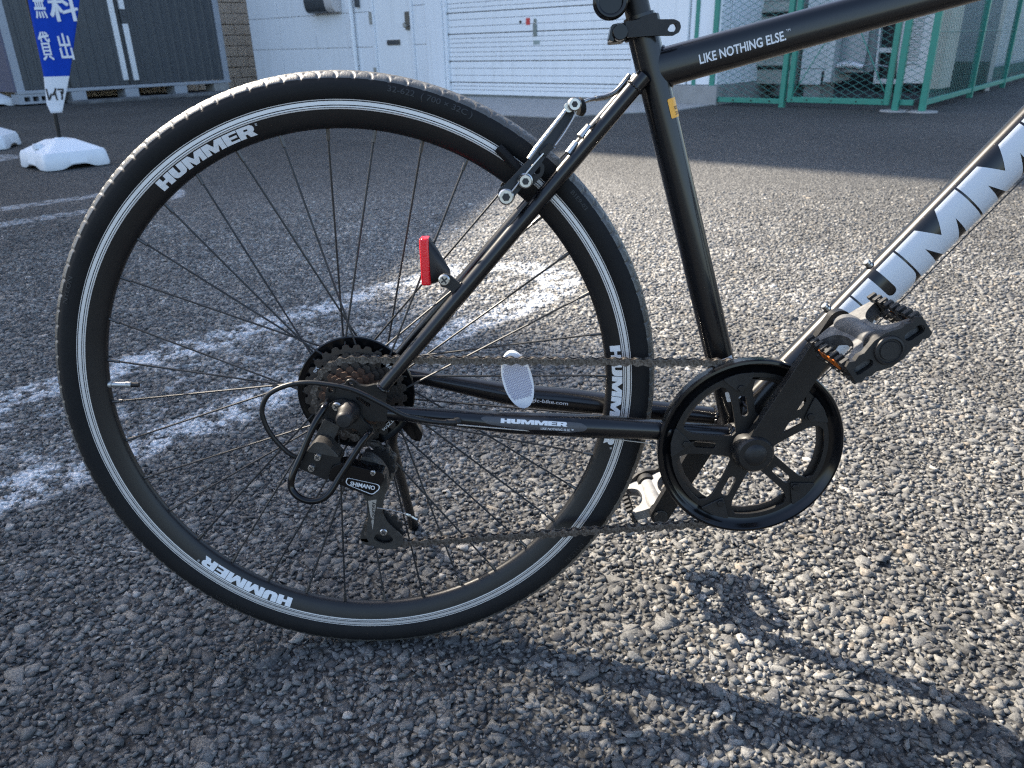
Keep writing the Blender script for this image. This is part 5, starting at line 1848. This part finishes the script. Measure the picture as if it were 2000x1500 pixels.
obj('top_rail', box(1.44, 2.55, -.02, .02, FH - .05, FH), fence_green, ff, bevel=.003)
obj('wire_mesh', chainlink(1.47, 2.54, .075, FH - .04, .062, .0023), wire_green, ff, smooth=None, kind='stuff')
for a in (1.58, 1.80, 2.02, 2.22):
    obj('rail_bolt', tube([(a, .02, .055), (a, .032, .055)], .008, 8), line_black, ff)
gt = thing('mesh_gate', 'green framed mesh gate with crossed brace rods in the chain link fence', 'gate', (C0_[0], C0_[1], 0), (0, 0, FROT))
gx0, gx1 = .315, 1.385
obj('gate_frame', join(box(gx0, gx0 + .055, -.02, .02, .05, FH - .04), box(gx1 - .055, gx1, -.02, .02, .05, FH - .04), box(gx0 + .055, gx1 - .055, -.02, .02, .05, .105), box(gx0 + .055, gx1 - .055, -.02, .02, FH - .095, FH - .04)), fence_green, gt, bevel=.003)
obj('wire_mesh', chainlink(gx0 + .05, gx1 - .05, .10, FH - .09, .062, .0023), wire_green, gt, smooth=None, kind='stuff')
obj('brace_rod', tube([(gx1 - .06, .012, .13), (.85, .012, .98)], .005, 8), fence_green, gt)
obj('brace_rod', tube([(gx0 + .06, .012, .17), (.85, .018, 1.0)], .005, 8), fence_green, gt)
for a in (.38, .64, .90, 1.16, 1.33):
    obj('frame_bolt', tube([(a, .02, .078), (a, .030, .078)], .007, 8), line_black, gt)
sf = thing('chain_link_fence', 'long green chain link fence running away at the right edge', 'fence', (C0_[0], C0_[1], 0), (0, 0, SDROT))
for b in (.0, 2.16, 4.25, 6.3, 8.4, 10.5, 12.6, 14.7, 16.8):
    obj('post', box(b - .030, b + .030, -.03, .03, -.05, FH), fence_green, sf, bevel=.004)
obj('gate_post', box(-.04, .02, .215, .275, -.05, FH), fence_green, sf, bevel=.004)
obj('bottom_rail', box(.03, 16.8, -.02, .02, .055, .105), fence_green, sf, bevel=.003)
obj('stub_rail', box(-.01, .03, .09, .215, .055, .105), fence_green, sf, bevel=.003)
obj('top_rail', box(.03, 16.8, -.02, .02, FH - .05, FH), fence_green, sf, bevel=.003)
obj('tension_wire', tube([(.0, -.01, .71), (16.8, -.01, .71)], .003, 6), wire_green, sf)
obj('wire_mesh', chainlink(.03, 16.8, .10, FH - .04, .056, .0023), wire_green, sf, smooth=None, kind='stuff')
obj('corner_mesh', move(chainlink(0, .25, .10, FH - .04, .062, .0023), (0, 0, 0), Matrix.Rotation(rad(90), 4, 'Z')), wire_green, sf, smooth=None, kind='stuff')
for x, y in ((0, .245), (0, 0)):
    q = math.cos(SDROT) * x - math.sin(SDROT) * y, math.sin(SDROT) * x + math.cos(SDROT) * y
    obj('post_footing', tube([(x, y, -.05), (x, y, .006)], [.16, .14], 20), concrete, sf)

# plant behind the gate; local axes as the gate, y negative = behind
def behind(name, label, cat, group=None):
    return thing(name, label, cat, (C0_[0], C0_[1], 0), (0, 0, FROT), group)
u1 = behind('outdoor_unit', 'large beige louvred outdoor unit behind the fence', 'outdoor unit')
obj('unit_case', box(1.80, 2.52, -1.75, -1.03, .17, 1.45), cabinet_beige, u1, bevel=.01)
for k, z in enumerate((.34, .50, .66, .82, .93)):
    obj('louvre', box(1.84, 2.49, -1.045, -1.015, z, z + .035), dark_void, u1)
    obj('louvre_blade', box(1.83, 2.50, -1.03, -.985, z + .037, z + .085), cabinet_beige, u1, bevel=.012)
obj('panel_seam', box(1.80, 2.52, -1.031, -1.028, 1.085, 1.092), joint_dark, u1)
for a in (1.88, 2.40):
    obj('unit_leg', box(a - .04, a + .05, -1.70, -1.10, -.02, .17), concrete, u1, bevel=.01)
u2 = behind('outdoor_unit', 'white side cabinet with a cut corner behind the mesh gate', 'outdoor unit')
obj('unit_case', join(box(1.45, 1.74, -1.6, -1.03, .17, 1.1), box(1.36, 1.45, -1.6, -1.03, .20, 1.1)), cabinet_white, u2, bevel=.008)
obj('panel_seam', box(1.45, 1.74, -1.031, -1.028, .345, .352), joint_dark, u2)
obj('side_slot', box(1.452, 1.475, -1.033, -1.026, .17, .32), dark_void, u2)
obj('unit_leg', box(1.50, 1.70, -1.5, -1.1, -.02, .17), concrete, u2)
dp = behind('steel_duct', 'plain grey steel duct rising between the cabinets', 'duct')
obj('duct_body', box(1.08, 1.36, -1.7, -1.2, .30, 2.0), metal_plain, dp, bevel=.006)
obj('duct_flange', box(1.05, 1.085, -1.7, -1.17, .30, 2.0), metal_plain, dp, bevel=.004)
fo = behind('foil_pipe', 'crumpled silver foil wrapped pipe low behind the gate', 'pipe')
obj('foil_wrap', tube(spline([(1.36, -1.12, .37), (1.27, -1.10, .385), (1.18, -1.08, .39), (1.08, -1.06, .375), (1.02, -1.06, .365)], 6), list(.028 + .014 * np.sin(np.linspace(.3, 2.8, 25)) + rng.uniform(-.004, .004, 25)), 14), foil, fo, smooth=None)
obj('thin_pipe', tube(spline([(1.03, -1.06, .37), (.95, -1.06, .392), (.85, -1.06, .385), (.75, -1.06, .37)], 5), .007, 8), metal_plain, fo)
wf = behind('window_frame', 'white window frame with two dark openings behind the gate', 'window frame')
obj('frame', plate([(.655, .185), (.935, .185), (.985, 1.3), (.705, 1.3)], -1.26, -1.20, [[(.690, .235), (.905, .235), (.925, .510), (.715, .510)], [(.712, .560), (.930, .560), (.960, 1.25), (.740, 1.25)]]), cabinet_white, wf, smooth=None)
obj('dark_glass', box(.66, .98, -1.30, -1.27, .2, 1.3), dark_void, wf)
dr = behind('dark_slat_screen', 'dark ribbed screen standing behind the foil pipe', 'screen')
obj('screen_panel', box(.70, 1.15, -1.95, -1.88, .05, 2.0), dark_void, dr)
for k in range(4):
    obj('screen_rib', box(.72 + k * .105, .75 + k * .105, -1.885, -1.84, .1, 2.0), shed_dark, dr, bevel=.004)
u3 = behind('outdoor_unit', 'narrow pale outdoor unit with ribbed coil beside the corner post', 'outdoor unit')
obj('unit_case', box(.27, .52, -1.3, -.82, .21, 1.3), cabinet_white, u3, bevel=.008)
for k in range(30):
    obj('coil_fin', box(.375, .505, -.822, -.812, .44 + k * .025, .451 + k * .025), metal_plain, u3)
obj('case_lip', box(.36, .52, -.826, -.81, .40, .412), shed_frame, u3)
u4 = behind('service_riser', 'grey riser duct standing behind the corner post', 'duct')
obj('riser_body', box(.12, .235, -1.2, -.80, .16, 2.2), cabinet_beige, u4, bevel=.005)
obj('riser_edge', box(.235, .262, -1.1, -.82, .20, 2.2), dark_void, u4)
# back wall of the plant yard and the ribbed hall beyond the long fence
rw = behind('yard_wall', 'dull grey wall closing the plant yard behind the outdoor units', 'wall')
obj('wall_body', box(.30, 2.60, -3.6, -3.4, -.1, 3.2), metal_plain, rw)
obj('wall_base', box(.30, 2.60, -3.39, -3.3, -.1, .35), dark_void, rw)
hl = thing('ribbed_hall', 'pale ribbed hall with dark window slots seen through the long fence', 'building', (C0_[0], C0_[1], 0), (0, 0, SDROT))
prof = []
for i in range(110):
    b = 3.6 + i * .16
    prof += [(b, 1.02), (b + .09, 1.02), (b + .11, 1.0), (b + .145, 1.0)]
V = [(x, y, z) for z in (.0, 3.4) for x, y in prof]
m_ = len(prof)
F = [(i + 1, i, m_ + i, m_ + i + 1) for i in range(m_ - 1)]
obj('ribbed_wall', (V, F), cabinet_white, hl, smooth=None)
obj('hall_core', box(3.6, 21.2, 1.04, 2.8, -.1, 3.4), cabinet_white, hl)
obj('dark_skirt', box(2.7, 21, .58, .62, -.05, .15), screen_green, hl)
for z0, z1 in ((.16, .46), (.53, .87), (.94, 1.25), (1.32, 1.6)):
    obj('window_slot', box(5.24, 5.60, .975, .998, z0, z1), dark_void, hl)
obj('hall_door', box(6.6, 7.0, .975, .998, .3, 1.1), screen_green, hl)
obj('hall_door', box(8.0, 8.5, .975, .998, .5, 1.2), screen_green, hl)
